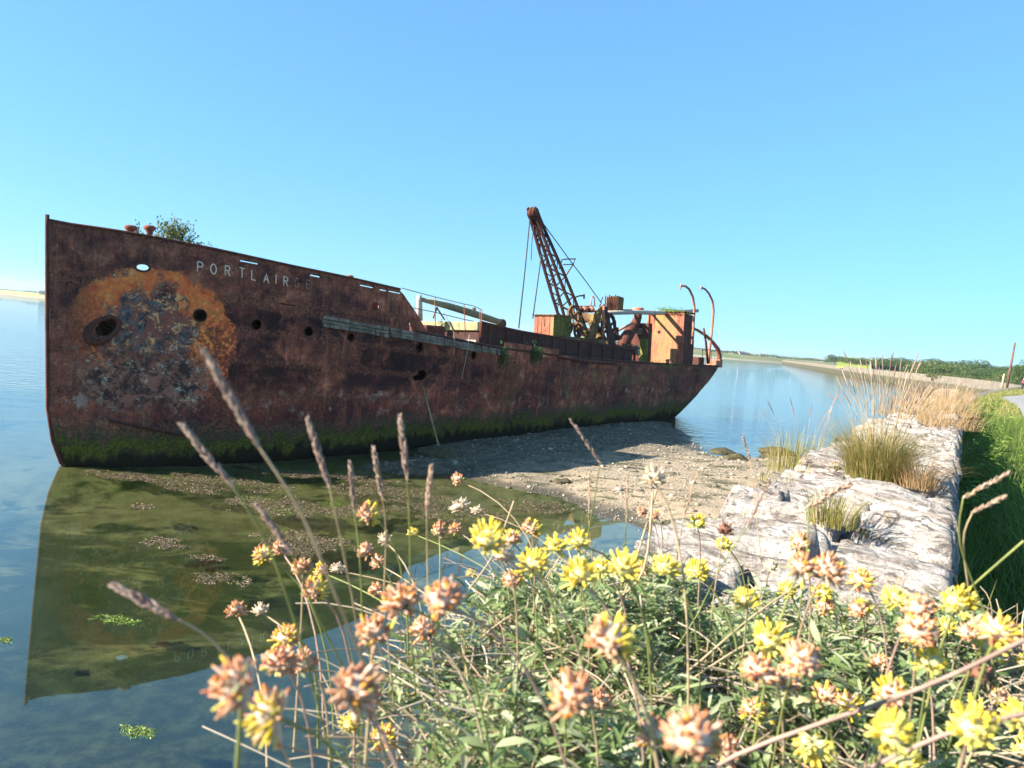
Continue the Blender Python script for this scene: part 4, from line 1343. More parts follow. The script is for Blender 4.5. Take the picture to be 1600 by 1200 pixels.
for t_, mt in ((1.3, 'mossmetal'), (-.5, 'mossmetal')):
    m = MB()
    P4 = [(917, 536), (929, 536), (943, 479), (938, 479)]
    for tt in (t_, t_ - .09): m.v += [tuple(SP(x, y, t_) + Vector((0, t_ - tt, 0))) for x, y in P4]
    m.f = [(0, 1, 2, 3), (7, 6, 5, 4), (0, 4, 5, 1), (1, 5, 6, 2), (2, 6, 7, 3), (3, 7, 4, 0)]; m.mi = [0] * 6
    m.build('cheek_frame', MAT[mt], winch)
    m = MB()
    P4 = [(952, 540), (963, 540), (948, 479), (943, 479)]
    for tt in (t_, t_ - .09): m.v += [tuple(SP(x, y, t_) + Vector((0, t_ - tt, 0))) for x, y in P4]
    m.f = [(0, 1, 2, 3), (7, 6, 5, 4), (0, 4, 5, 1), (1, 5, 6, 2), (2, 6, 7, 3), (3, 7, 4, 0)]; m.mi = [0] * 6
    m.build('cheek_frame', MAT['black'], winch)
m = MB(); m.tube([SP(943.5, 478, 1.45), SP(943, 500, 1.45), SP(942, 530, 1.45)], .06, 8); m.build('steam_pipe', MAT['pink'], winch, True)
for x, y, r_, mt in ((906, 505, .3, 'mossmetal'), (926, 512, .28, 'mossmetal'), (916, 527, .33, 'green'), (935, 524, .33, 'mossmetal'), (962, 522, .32, 'black')):
    m = MB(); c_ = SP(x, y, .6); m.lathe(c_, (0, .3, 1), [(-.35, r_), (-.2, r_), (-.1, r_ * .6), (.2, r_ * .6), (.26, r_ * .8), (.34, r_ * .8), (.36, .02)], 10); m.build('casting', MAT[mt], winch, True)
m = MB(); q = SP(880, 537, 1.2); q2 = SP(952, 540, 1.2); m.box((q.x, -1.3, zb_ - .02), (q2.x, 1.2, zb_ + .28)); m.build('bed_plate', MAT['mossmetal'], winch, bevel=.03)
m = MB(); m.lathe(SP(898, 536, 0), (0, 0, 1), [(-.2, .9), (0, .9), (.05, 1.0), (.18, 1.0), (.2, .5)], 24); m.build('slew_ring', MAT['mossmetal'], winch, True)
for i, x in enumerate((908, 914, 919, 925)):
    m = MB(); c_ = SP(x, 485, .3); m.lathe(c_, (0, .2, 1), [(-.1, .16), (.1, .16), (.13, .1), (.22, .1), (.23, .02)], 10); m.build('valve', MAT['pink'] if i % 2 else MAT['dark'], winch, True)
for a_, b_ in (((930, 488), (944, 476)), ((926, 486), (940, 486)), ((936, 489), (938, 475)), ((903, 478.5), (931, 478))):
    m = MB(); m.tube([SP(*a_, .4), SP(*b_, .4)], .05 if a_[0] > 910 else .022, 6); m.build('lever', MAT['pink'], winch, True)
m = MB(); m.tube([SP(896, 468, .2), SP(901, 463.5, .2), SP(907, 462, .2), SP(912.5, 462, .2)], .045, 6); m.tube([SP(912.5, 459.5, .2), SP(912.5, 467, .2)], .05, 6); m.build('small_davit', MAT['dark'], winch, True)
m = MB(); m.tube([SP(923, 478, .2), SP(924.5, 466, .2), SP(926.5, 462.5, .2), SP(928.5, 466, .2), SP(929.5, 478, .2)], .035, 6); m.build('guard_hoop', MAT['pink'], winch, True)
m = MB(); m.tube([SP(938, 473, 0), SP(942, 464, 0)], .03, 6); m.build('wire_end', MAT['rope'], winch, True)
q0, q1 = SX(946, 484, 29.6), SX(965, 462, 29.6)
m = MB(); m.hexa([LT(29.6, -q1.y, q0.z - .15), LT(29.6, -q0.y, q0.z - .15), LT(30.4, -q0.y, q0.z - .15), LT(30.4, -q1.y, q0.z - .15), LT(29.6, -q1.y + .05, q1.z), LT(29.6, -q0.y, q1.z - .05), LT(30.4, -q0.y, q1.z), LT(30.4, -q1.y + .05, q1.z - .04)])
m.build('gear_box', MAT['mossmetal'], winch, bevel=.06)
m = MB()
for i in range(7):
    f = i / 6; yy = q1.y + (q0.y - q1.y) * f
    m.bar(LT(29.55, -yy, q0.z), LT(29.52, -yy + .02, q1.z + .06 * math.sin(i * 2.1)), .06, .05)
m.build('rib_flange', MAT['dark'], winch)
# posts below
for x in (905, 913, 949):
    m = MB(); m.bar(SP(x, 542, 1.9), SP(x, 530, 1.9), .1, .1); m.build('pedestal', MAT['mossmetal'], winch)

# ---- boiler casing, ventilator, debris
m = MB(); m.tube([SP(974, 545, .2), SP(977, 530, .2), SP(985, 517, .2), SP(993, 506, .2), SP(996.5, 496, .2), SP(997.5, 484, .2)], [.42, .40, .36, .30, .25, .25], 14)
vent = m.build('ventilator', MAT['dark'], ship, True)
m = MB(); m.lathe(SP(997, 487, .2), (0, 0, 1), [(-.05, .3), (0, .36), (.22, .36), (.25, .33), (.25, .02)], 14); m.build('ventilator_cap', MAT['pink'], vent, True)
m = MB(); m.tube([SP(962, 519, .6), SP(982, 508, .6), SP(990, 505, .6)], .07, 6); m.build('stay_bar', MAT['pink'], ship, True)
q0, q1 = SX(984, 550, 33.4), SX(1014, 505, 33.4)
m = MB(); m.box((33.4, q1.y, zd(33) - .1), (33.95, q0.y, q1.z)); cas = m.build('boiler_casing', MAT['dark'], ship, bevel=.03)
q2 = SX(1000, 529, 33.3)
m = MB(); m.box((33.30, q1.y, zd(33) - .05), (33.42, q2.y, q2.z)); m.build('lower_panel', MAT['green'], cas)
m = MB()
for (x0, y0, x1, y1) in ((993, 514, 1003, 514), (993, 517.5, 1003, 517.5), (993, 521, 1003, 521)):
    m.bar(SX(x0, y0, 33.25), SX(x1, y1, 33.25), .06, .05)
m.build('grille', MAT['greypaint'], cas)
r9 = random.Random(3)
for i in range(7):
    a_ = SP(974 + i * 3.6, 537 + r9.uniform(-1, 3), 1.2 + .1 * i); b_ = SP(984 + i * 2.5, 556 + r9.uniform(-3, 2), 1.4 + .1 * i)
    m = MB(); m.bar(a_, b_, .22, .04); m.build('loose_plank', MAT['orange'] if i % 2 else MAT['woodyel'], ship)
m = MB(); q = SP(960, 550, .6); m.lathe(LT(q.x, .6, zd(31) - .1), (0, .1, 1), [(0, .9), (.5, .9), (.8, .7), (1.1, .3), (1.2, .02)], 14); m.build('collapsed_tank', MAT['mossmetal'], ship, True)

# ---- tall deckhouse
k0, k1 = SX(1013.5, 492, 36.0), SX(1069.5, 487, 36.0)
kz = SX(1040, 489, 36.0).z; kb = zd(36.5) - .08
ylo, yhi = k1.y, k0.y
m = MB(); m.box((36.04, ylo + .02, kb), (37.45, yhi - .02, kz - .05)); dh = m.build('deckhouse', MAT['dark'], ship)
xs = [ylo, ylo + (yhi - ylo) * .17, ylo + (yhi - ylo) * .83, yhi]
hole = SX(1030, 519, 36.0)
for i in range(3):
    for (za, zb2) in ((kb, kb + (kz - kb) * .42), (kb + (kz - kb) * .42, kz - .06)):
        m = MB(); th_ = .03 + .012 * (i == 1)
        if i == 1 and za > kb:
            n_ = 14; c_ = Vector((0, hole.y, hole.z)); R_ = .12
            outer = []
            vs = []; 
            y_a, y_b = xs[1] + .005, xs[2] - .005; z_a, z_b = za + .005, zb2
            for k_ in range(n_):
                q = 2 * math.pi * k_ / n_; dy, dz_ = math.cos(q), math.sin(q)
                tt = min(((y_b - c_.y) / dy) if dy > 1e-6 else ((y_a - c_.y) / dy if dy < -1e-6 else 9e9), ((z_b - c_.z) / dz_) if dz_ > 1e-6 else ((z_a - c_.z) / dz_ if dz_ < -1e-6 else 9e9))
                outer.append((c_.y + dy * tt, c_.z + dz_ * tt))
            for k_ in range(n_):
                q = 2 * math.pi * k_ / n_
                vs += [(36.04 - th_, c_.y + math.cos(q) * R_, c_.z + math.sin(q) * R_), (36.04 - th_, *outer[k_]), (36.05, c_.y + math.cos(q) * R_, c_.z + math.sin(q) * R_)]
            fs = []
            for k_ in range(n_):
                l_ = (k_ + 1) % n_
                fs += [(k_ * 3, l_ * 3, l_ * 3 + 1, k_ * 3 + 1), (k_ * 3, l_ * 3, l_ * 3 + 2, k_ * 3 + 2)]
            m.add(vs, fs)
            # corner fillers
            m.m = 0
            for (yy, zz) in ((y_a, z_a), (y_a, z_b), (y_b, z_a), (y_b, z_b)):
                best = sorted(range(n_), key=lambda k_: (outer[k_][0] - yy) ** 2 + (outer[k_][1] - zz) ** 2)[:2]
                m.add([(36.04 - th_ + .0005, yy, zz), (36.04 - th_ + .0005, *outer[best[0]]), (36.04 - th_ + .0005, *outer[best[1]])], [(0, 1, 2)])
        else:
            m.box((36.04 - th_, xs[i] + .005, za + .005), (36.05, xs[i + 1] - .005, zb2))
        m.build('front_panel', MAT['orangemoss'] if i == 1 else MAT['orange'], dh)
m = MB(); m.box((36.039, hole.y - .13, hole.z - .13), (36.042, hole.y + .13, hole.z + .13)); m.build('hole_shade_plate', MAT['black'], dh)  # black plate paints in the shade inside the hole
m = MB()
m.box((35.92, ylo - .03, kb), (36.02, ylo + .06, kz)); m.box((35.92, yhi - .06, kb), (36.02, yhi + .03, kz)); m.box((35.93, ylo - .03, kz - .09), (36.03, yhi + .03, kz + .01))
m.build('corner_angle', MAT['orange'], dh)
m = MB(); m.box((35.85, ylo - .12, kz + .012), (37.6, yhi + .1, kz + .10)); m.build('roof', MAT['dark'], dh, bevel=.02)
m = MB(); m.box((37.46, ylo + .3, kb), (38.6, yhi - .4, kb + 1.5)); m.build('companionway', MAT['black'], ship)
m = MB(); m.tube([SP(944, 489, .9), SP(990, 488, .9), SP(1040, 489, .9), SP(1090, 485.5, .9)], [.12, .13, .14, .12], 8); m.build('spar', MAT['greypaint'], ship, True)
m = MB(); m.tube([SP(944, 484, -.2), SP(990, 485, -.2), SP(1020, 487, -.2)], .08, 8); m.build('spar', MAT['woodyel'], ship, True)
# bitts and scuppers by the house
for x in (1043, 1050):
    m = MB(); q = SP(x, 566, 2.6); m.lathe(LT(q.x, 2.6, zd(q.x) - .1), (0, 0, 1), [(0, .10), (.30, .10), (.32, .14), (.38, .14), (.39, .02)], 10); m.build('deck_bitt', MAT['pink'], ship, True)
m = MB(); q = SP(1046, 561, 2.6); m.bar(LT(q.x - .6, 2.6, zd(q.x) + .30), LT(q.x + .6, 2.6, zd(q.x) + .30), .22, .04); m.build('bitt_cap', MAT['pink'], ship)

# ---- stern: davits, steering arch, rail
for name, pts, rr2 in (('davit', [(1080, 556), (1081.5, 540), (1084, 500), (1085, 480), (1082.5, 464), (1077, 452), (1071, 447), (1064, 446.5)], .085),
                       ('davit', [(1107, 568), (1108, 550), (1112, 520), (1115, 485), (1113, 470), (1108, 459), (1102, 452), (1096, 449)], .085)):
    tt = 1.4
    P_ = [SP(x, y, tt) for x, y in pts]
    m = MB(); k = len(P_); m.tube(P_, [rr2 * 1.35, rr2 * 1.3, rr2, rr2, rr2 * .95, rr2 * .9, rr2 * .85, rr2 * .8], 10); dv = m.build(name, MAT['pink'], ship, True)
    m = MB(); e_ = P_[-1]; m.tube([e_ + Vector((0, 0, .14)), e_ + Vector((0, 0, -.16))], .05, 6); m.tube([e_ + Vector((0, 0, -.16)), e_ + Vector((-.1, 0, -.26))], .03, 6); m.build('davit_eye', MAT['pink'], dv, True)
m = MB(); m.tube([SP(1078, 511, .9), SP(1090, 516, .9), SP(1104, 525, .9), SP(1114, 535, .9), SP(1122, 546, .9), SP(1124, 556, .9), SP(1124, 570, .9)], [.10, .10, .11, .13, .17, .18, .18], 8); m.build('steering_arch', MAT['orange'], ship, True)
m = MB(); m.tube([SP(1099.5, 513, 1.5), SP(1103, 535, 1.5), SP(1106, 568, 1.5)], [.07, .08, .09], 8); m.build('stern_post', MAT['dark'], ship, True)
m = MB(); rp = []
for x, y, tt in ((1080, 543, 2.6), (1098, 545, 2.5), (1112, 547, 2.2), (1122, 548, 1.6), (1128, 548, .8)): rp.append(SP(x, y, tt))
m.tube(rp, .022, 6); sr = m.build('stern_rail', MAT['dark'], ship, True)
for p in rp[1:]:
    m = MB(); m.tube([p, Vector((p.x, p.y, zd(44) - .1))], .022, 6); m.build('stanchion', MAT['dark'], sr, True)
for x, w, h_ in ((1090, .5, .55), (1116, .35, .4), (1121, .3, .5)):
    q = SP(x, 566, 1.2); m = MB(); m.box((q.x - w, -1.5, zd(44) - .12), (q.x + w, -.7, zd(44) + h_)); m.build('deck_fitting', MAT['pink'] if x > 1100 else MAT['dark'], ship, bevel=.05)

# leaning pole against the hull side, standing in the mud
m = MB(); pA = SP(661, 603, 2.75); pB = ship.matrix_world @ pA; pC = onz(690, 712, 0.05)
m.tube([pB, pB.lerp(pC, .5) + Vector((0, 0, -.05)), pC], [.03, .035, .04], 8)
o = m.build('leaning_pole', MAT['woodyel'], None, True); tag(o, 'thin pale pole leaning from the mud against the ship side', 'pole')

# ================================================================== VEGETATION
def blades_mesh(name, base, h, ang, lean, w, mat, curl=1.0):
    base = np.asarray(base, float); n = len(base)
    f = np.array([0, .38, .72, 1.0])
    d = np.stack([np.cos(ang), np.sin(ang)], 1)
    face = ang + np.pi / 2 + nrg.uniform(-.6, .6, n)
    wd = np.stack([np.cos(face), np.sin(face)], 1)
    V = np.zeros((n, 7, 3)); k = 0
    for i, fi in enumerate(f):
        off = lean * h * fi ** (1 + curl)
        c = np.zeros((n, 3)); c[:, :2] = base[:, :2] + d * off[:, None]
        c[:, 2] = base[:, 2] + h * fi * np.sqrt(np.clip(1 - (lean * fi * .75) ** 2, .12, 1))
        if i < 3:
            ww = (w * (1 - fi * .55) / 2)[:, None]
            V[:, k] = c; V[:, k, :2] -= wd * ww; V[:, k + 1] = c; V[:, k + 1, :2] += wd * ww; k += 2
        else:
            V[:, k] = c
    b = (np.arange(n) * 7)[:, None]
    q1 = b + np.array([[0, 1, 3, 2]]); q2 = b + np.array([[2, 3, 5, 4]]); t3 = b + np.array([[4, 5, 6]])
    return fast_mesh(name, V.reshape(-1, 3), [q1, q2, t3], mat)


def leaves_mesh(name, pos, dirs, L, W, mat, fold=0.25, droop=0.25):
    """pointed oval leaves folded along the midrib; pos/dirs (n,3)"""
    pos = np.asarray(pos, float); dirs = np.asarray(dirs, float); n = len(pos)
    dirs = dirs / np.linalg.norm(dirs, axis=1, keepdims=True)
    up = np.tile([0, 0, 1.0], (n, 1)) + nrg.normal(0, .35, (n, 3))
    side = np.cross(dirs, up); side /= np.maximum(np.linalg.norm(side, axis=1, keepdims=True), 1e-6)
    nn = np.cross(side, dirs)
    L = np.asarray(L).reshape(-1, 1) * np.ones((n, 1)); W = np.asarray(W).reshape(-1, 1) * np.ones((n, 1))
    st = [(0, 0), (.3, .85), (.62, 1.0), (.86, .55), (1, 0)]
    V = []
    for f, w in st:
        c = pos + dirs * L * f - nn * L * droop * f * f
        if w == 0: V.append(c)
        else:
            V += [c - side * W * w / 2 + nn * W * fold * w / 2, c, c + side * W * w / 2 + nn * W * fold * w / 2]
    V = np.stack(V, 1)        # n, 11, 3
    b = (np.arange(n) * 11)[:, None]
    tri = np.concatenate([b + np.array([[0, 2, 1]]), b + np.array([[0, 3, 2]]), b + np.array([[7, 8, 10]]), b + np.array([[8, 9, 10]])])
    qd = np.concatenate([b + np.array([[1, 2, 5, 4]]), b + np.array([[2, 3, 6, 5]]), b + np.array([[4, 5, 8, 7]]), b + np.array([[5, 6, 9, 8]])])
    return fast_mesh(name, V.reshape(-1, 3), [tri, qd], mat, True)


def tubes_mesh(name, paths, radii, mat, n=5):
    m = MB()
    for p, r in zip(paths, radii): m.tube(p, r, n, False)
    return m.mesh(name, mat, True)


def bez(p0, p1, p2, k=7):
    return [p0 * (1 - t) ** 2 + p1 * 2 * t * (1 - t) + p2 * t * t for t in [i / (k - 1) for i in range(k)]]


MAT['leaf'] = leafmat('vetch_leaf', [(0, (0.12, 0.17, 0.055)), (.35, (0.21, 0.28, 0.10)), (.7, (0.34, 0.39, 0.19)), (.9, (0.47, 0.49, 0.30)), (1, (0.52, 0.42, 0.24))], .40)
MAT['verge'] = leafmat('verge_grass', [(0, (0.08, 0.14, 0.025)), (.5, (0.15, 0.235, 0.04)), (.85, (0.24, 0.30, 0.07)), (1, (0.38, 0.34, 0.13))], .45)
MAT['weed'] = leafmat('bright_weed_leaf', [(0, (0.10, 0.20, 0.025)), (.6, (0.17, 0.29, 0.04)), (1, (0.26, 0.37, 0.07))], .42)
MAT['tussock'] = leafmat('tussock_blade', [(0, (0.17, 0.17, 0.035)), (.45, (0.27, 0.24, 0.06)), (.8, (0.36, 0.28, 0.10)), (1, (0.45, 0.34, 0.17))], .35)
MAT['straw'] = leafmat('dry_grass', [(0, (0.34, 0.21, 0.09)), (.45, (0.45, 0.30, 0.14)), (.8, (0.55, 0.38, 0.20)), (1, (0.50, 0.28, 0.18))], .35)
MAT['deadstem'] = leafmat('dead_stem', [(0, (0.26, 0.19, 0.12)), (.4, (0.36, 0.29, 0.20)), (.75, (0.48, 0.40, 0.30)), (1, (0.32, 0.19, 0.11))], .05)
MAT['seed'] = leafmat('seed_spike', [(0, (0.20, 0.125, 0.10)), (.5, (0.34, 0.23, 0.185)), (1, (0.50, 0.38, 0.28))], .2)
MAT['seedpale'] = leafmat('seed_spike_pale', [(0, (0.38, 0.24, 0.15)), (.5, (0.52, 0.36, 0.25)), (1, (0.62, 0.46, 0.34))], .25)
MAT['stemgreen'] = plain('green_stem', (0.22, 0.24, 0.07), .6, .3, 30)
MAT['stempink'] = plain('pinkish_stem', (0.40, 0.25, 0.19), .6, .3, 30)
MAT['stemstraw'] = plain('straw_stem', (0.44, 0.33, 0.19), .6, .3, 30)
MAT['crown'] = leafmat('hedge_leaf', [(0, (0.03, 0.06, 0.014)), (.5, (0.065, 0.11, 0.024)), (1, (0.12, 0.17, 0.04))], .25)
MAT['crownpale'] = leafmat('shrub_leaf', [(0, (0.06, 0.09, 0.02)), (.5, (0.13, 0.16, 0.04)), (1, (0.24, 0.24, 0.07))], .3)
MAT['fern'] = leafmat('fern_leaf', [(0, (0.02, 0.07, 0.015)), (.5, (0.04, 0.13, 0.025)), (1, (0.09, 0.20, 0.04))], .3)
MAT['bark'] = plain('bark', (0.10, 0.075, 0.05), .9, .4, 5, .6)

# ---- kidney vetch flower heads -------------------------------------------------
def flowmat(name, c, c2, tr=.25, sc=300):
    t = NT(name, .6, .2)
    cc = t.mix(t.rng(t.island(), .1, .9), c, c2)
    t.col(cc)
    x = t.n('ShaderNodeBsdfTranslucent'); t.set(x.inputs['Color'], cc)
    ms = t.n('ShaderNodeMixShader'); ms.inputs[0].default_value = tr
    t.t.links.new(t.b.outputs[0], ms.inputs[1]); t.t.links.new(x.outputs[0], ms.inputs[2]); t.t.links.new(ms.outputs[0], t.out.inputs[0])
    return t.m


FM = [flowmat('calyx_cream', (0.74, 0.60, 0.45), (0.66, 0.46, 0.34)), flowmat('calyx_yellow', (0.72, 0.66, 0.36), (0.66, 0.60, 0.26)),
      flowmat('tip_orange', (0.60, 0.23, 0.11), (0.70, 0.42, 0.24)), flowmat('petal_yellow', (0.84, 0.62, 0.05), (0.84, 0.74, 0.20), .3),
      flowmat('straw_calyx', (0.68, 0.56, 0.40), (0.58, 0.44, 0.30)), flowmat('brown_calyx', (0.16, 0.075, 0.05), (0.26, 0.12, 0.07)), flowmat('tip_golden', (0.75, 0.36, 0.05), (0.72, 0.26, 0.06))]
KINDMIX = {'y': (.92, 3, 1, 1), 'o': (.04, 2, 0, 0), 'm': (.40, 2, 0, 0), 'd': (0.0, 4, 4, 4), 'b': (0, 5, 5, 5)}


def head_mesh(kind, seed):
    r = random.Random(seed); m = MB()
    py, tipm, cal, caly = KINDMIX[kind]
    n_ = {'y': 72, 'o': 88, 'm': 84, 'd': 44, 'b': 30}[kind]
    core = len(m.v); m.m = 1 if kind == 'y' else (4 if kind in 'd' else 5 if kind == 'b' else 0)
    m.lathe((0, 0, 0), (0, 0, 1), [(-.15, .05), (.0, .40), (.24, .54), (.48, .44), (.62, .05)], 9)
    yd = Vector((r.uniform(-1, 1), r.uniform(-1, 1), .2)).normalized()
    for i in range(n_):
        f = (i + .5) / n_
        ph = math.acos(1 - f * (1.22 if kind in 'yd' else 1.32)); th = i * 2.39996 + r.uniform(-.25, .25)
        d = Vector((math.sin(ph) * math.cos(th), math.sin(ph) * math.sin(th), math.cos(ph)))
        d = (d + Vector((r.gauss(0, .20), r.gauss(0, .20), r.gauss(0, .20)))).normalized()
        yellow = r.random() < py if kind != 'm' else (d.dot(yd) > .25 + r.uniform(-.3, .3))
        if kind == 'm' and yellow and r.random() < .15: yellow = False
        L = r.uniform(.66, .98) * (1 - .22 * max(0, -yd.dot(d))) * (1.0 if not yellow else 1.1)
        fat = r.uniform(.55, .85) * (1.05 if kind in 'om' and not yellow else .85)
        a_ = d.cross(Vector((.3, .1, 1)) if abs(d.z) < .9 else Vector((1, 0, 0))).normalized(); b_ = d.cross(a_)
        bend = Vector((0, 0, r.uniform(.02, .16)))
        prof = [(.12, .045), (.40, .125), (.62, .135), (.78, .11), (.90, .10), (1.0, .055)] if not yellow else [(.12, .045), (.36, .10), (.58, .10), (.74, .075), (.88, .13), (1.0, .07)]
        ns = 5; vs = []
        for q, rad in prof:
            c = d * (q * L) + bend * q * q
            for k in range(ns):
                an = 2 * math.pi * k / ns
                flat = .62 if q > .8 else 1.0
                vs.append(c + (a_ * math.cos(an) + b_ * math.sin(an) * flat) * rad * fat)
        c1 = cal if not yellow else caly if kind != 'm' else 0
        c2 = (3 if yellow else tipm)
        if kind in 'om' and not yellow and r.random() < .15: c2 = 6
        start = (4 if r.random() < .22 else 3 if r.random() < .7 else 2) if not yellow else 2
        for j in range(len(prof) - 1):
            m.m = c1 if j < start else c2
            b0 = len(m.v) if j == 0 else b0
            if j == 0:
                m.v += [tuple(v) for v in vs]
            for k in range(ns):
                m.f.append((b0 + j * ns + k, b0 + j * ns + (k + 1) % ns, b0 + (j + 1) * ns + (k + 1) % ns, b0 + (j + 1) * ns + k)); m.mi.append(m.m)
        m.f.append(tuple(b0 + (len(prof) - 1) * ns + k for k in range(ns))); m.mi.append(c2)
    return m.mesh('flower_head_' + kind, FM, True)


HEADS = {k: [head_mesh(k, 40 + ord(k) * 7 + i) for i in range(6)] for k in 'yomdb'}
# collar of narrow green leaflets under a head (unit size)
an_ = np.linspace(0, 2 * math.pi, 7)[:-1]
COLLAR = leaves_mesh('collar', np.zeros((6, 3)), np.stack([np.cos(an_), np.sin(an_), np.full(6, .25)], 1), 1.25, .38, MAT['leaf'], .3, .1)

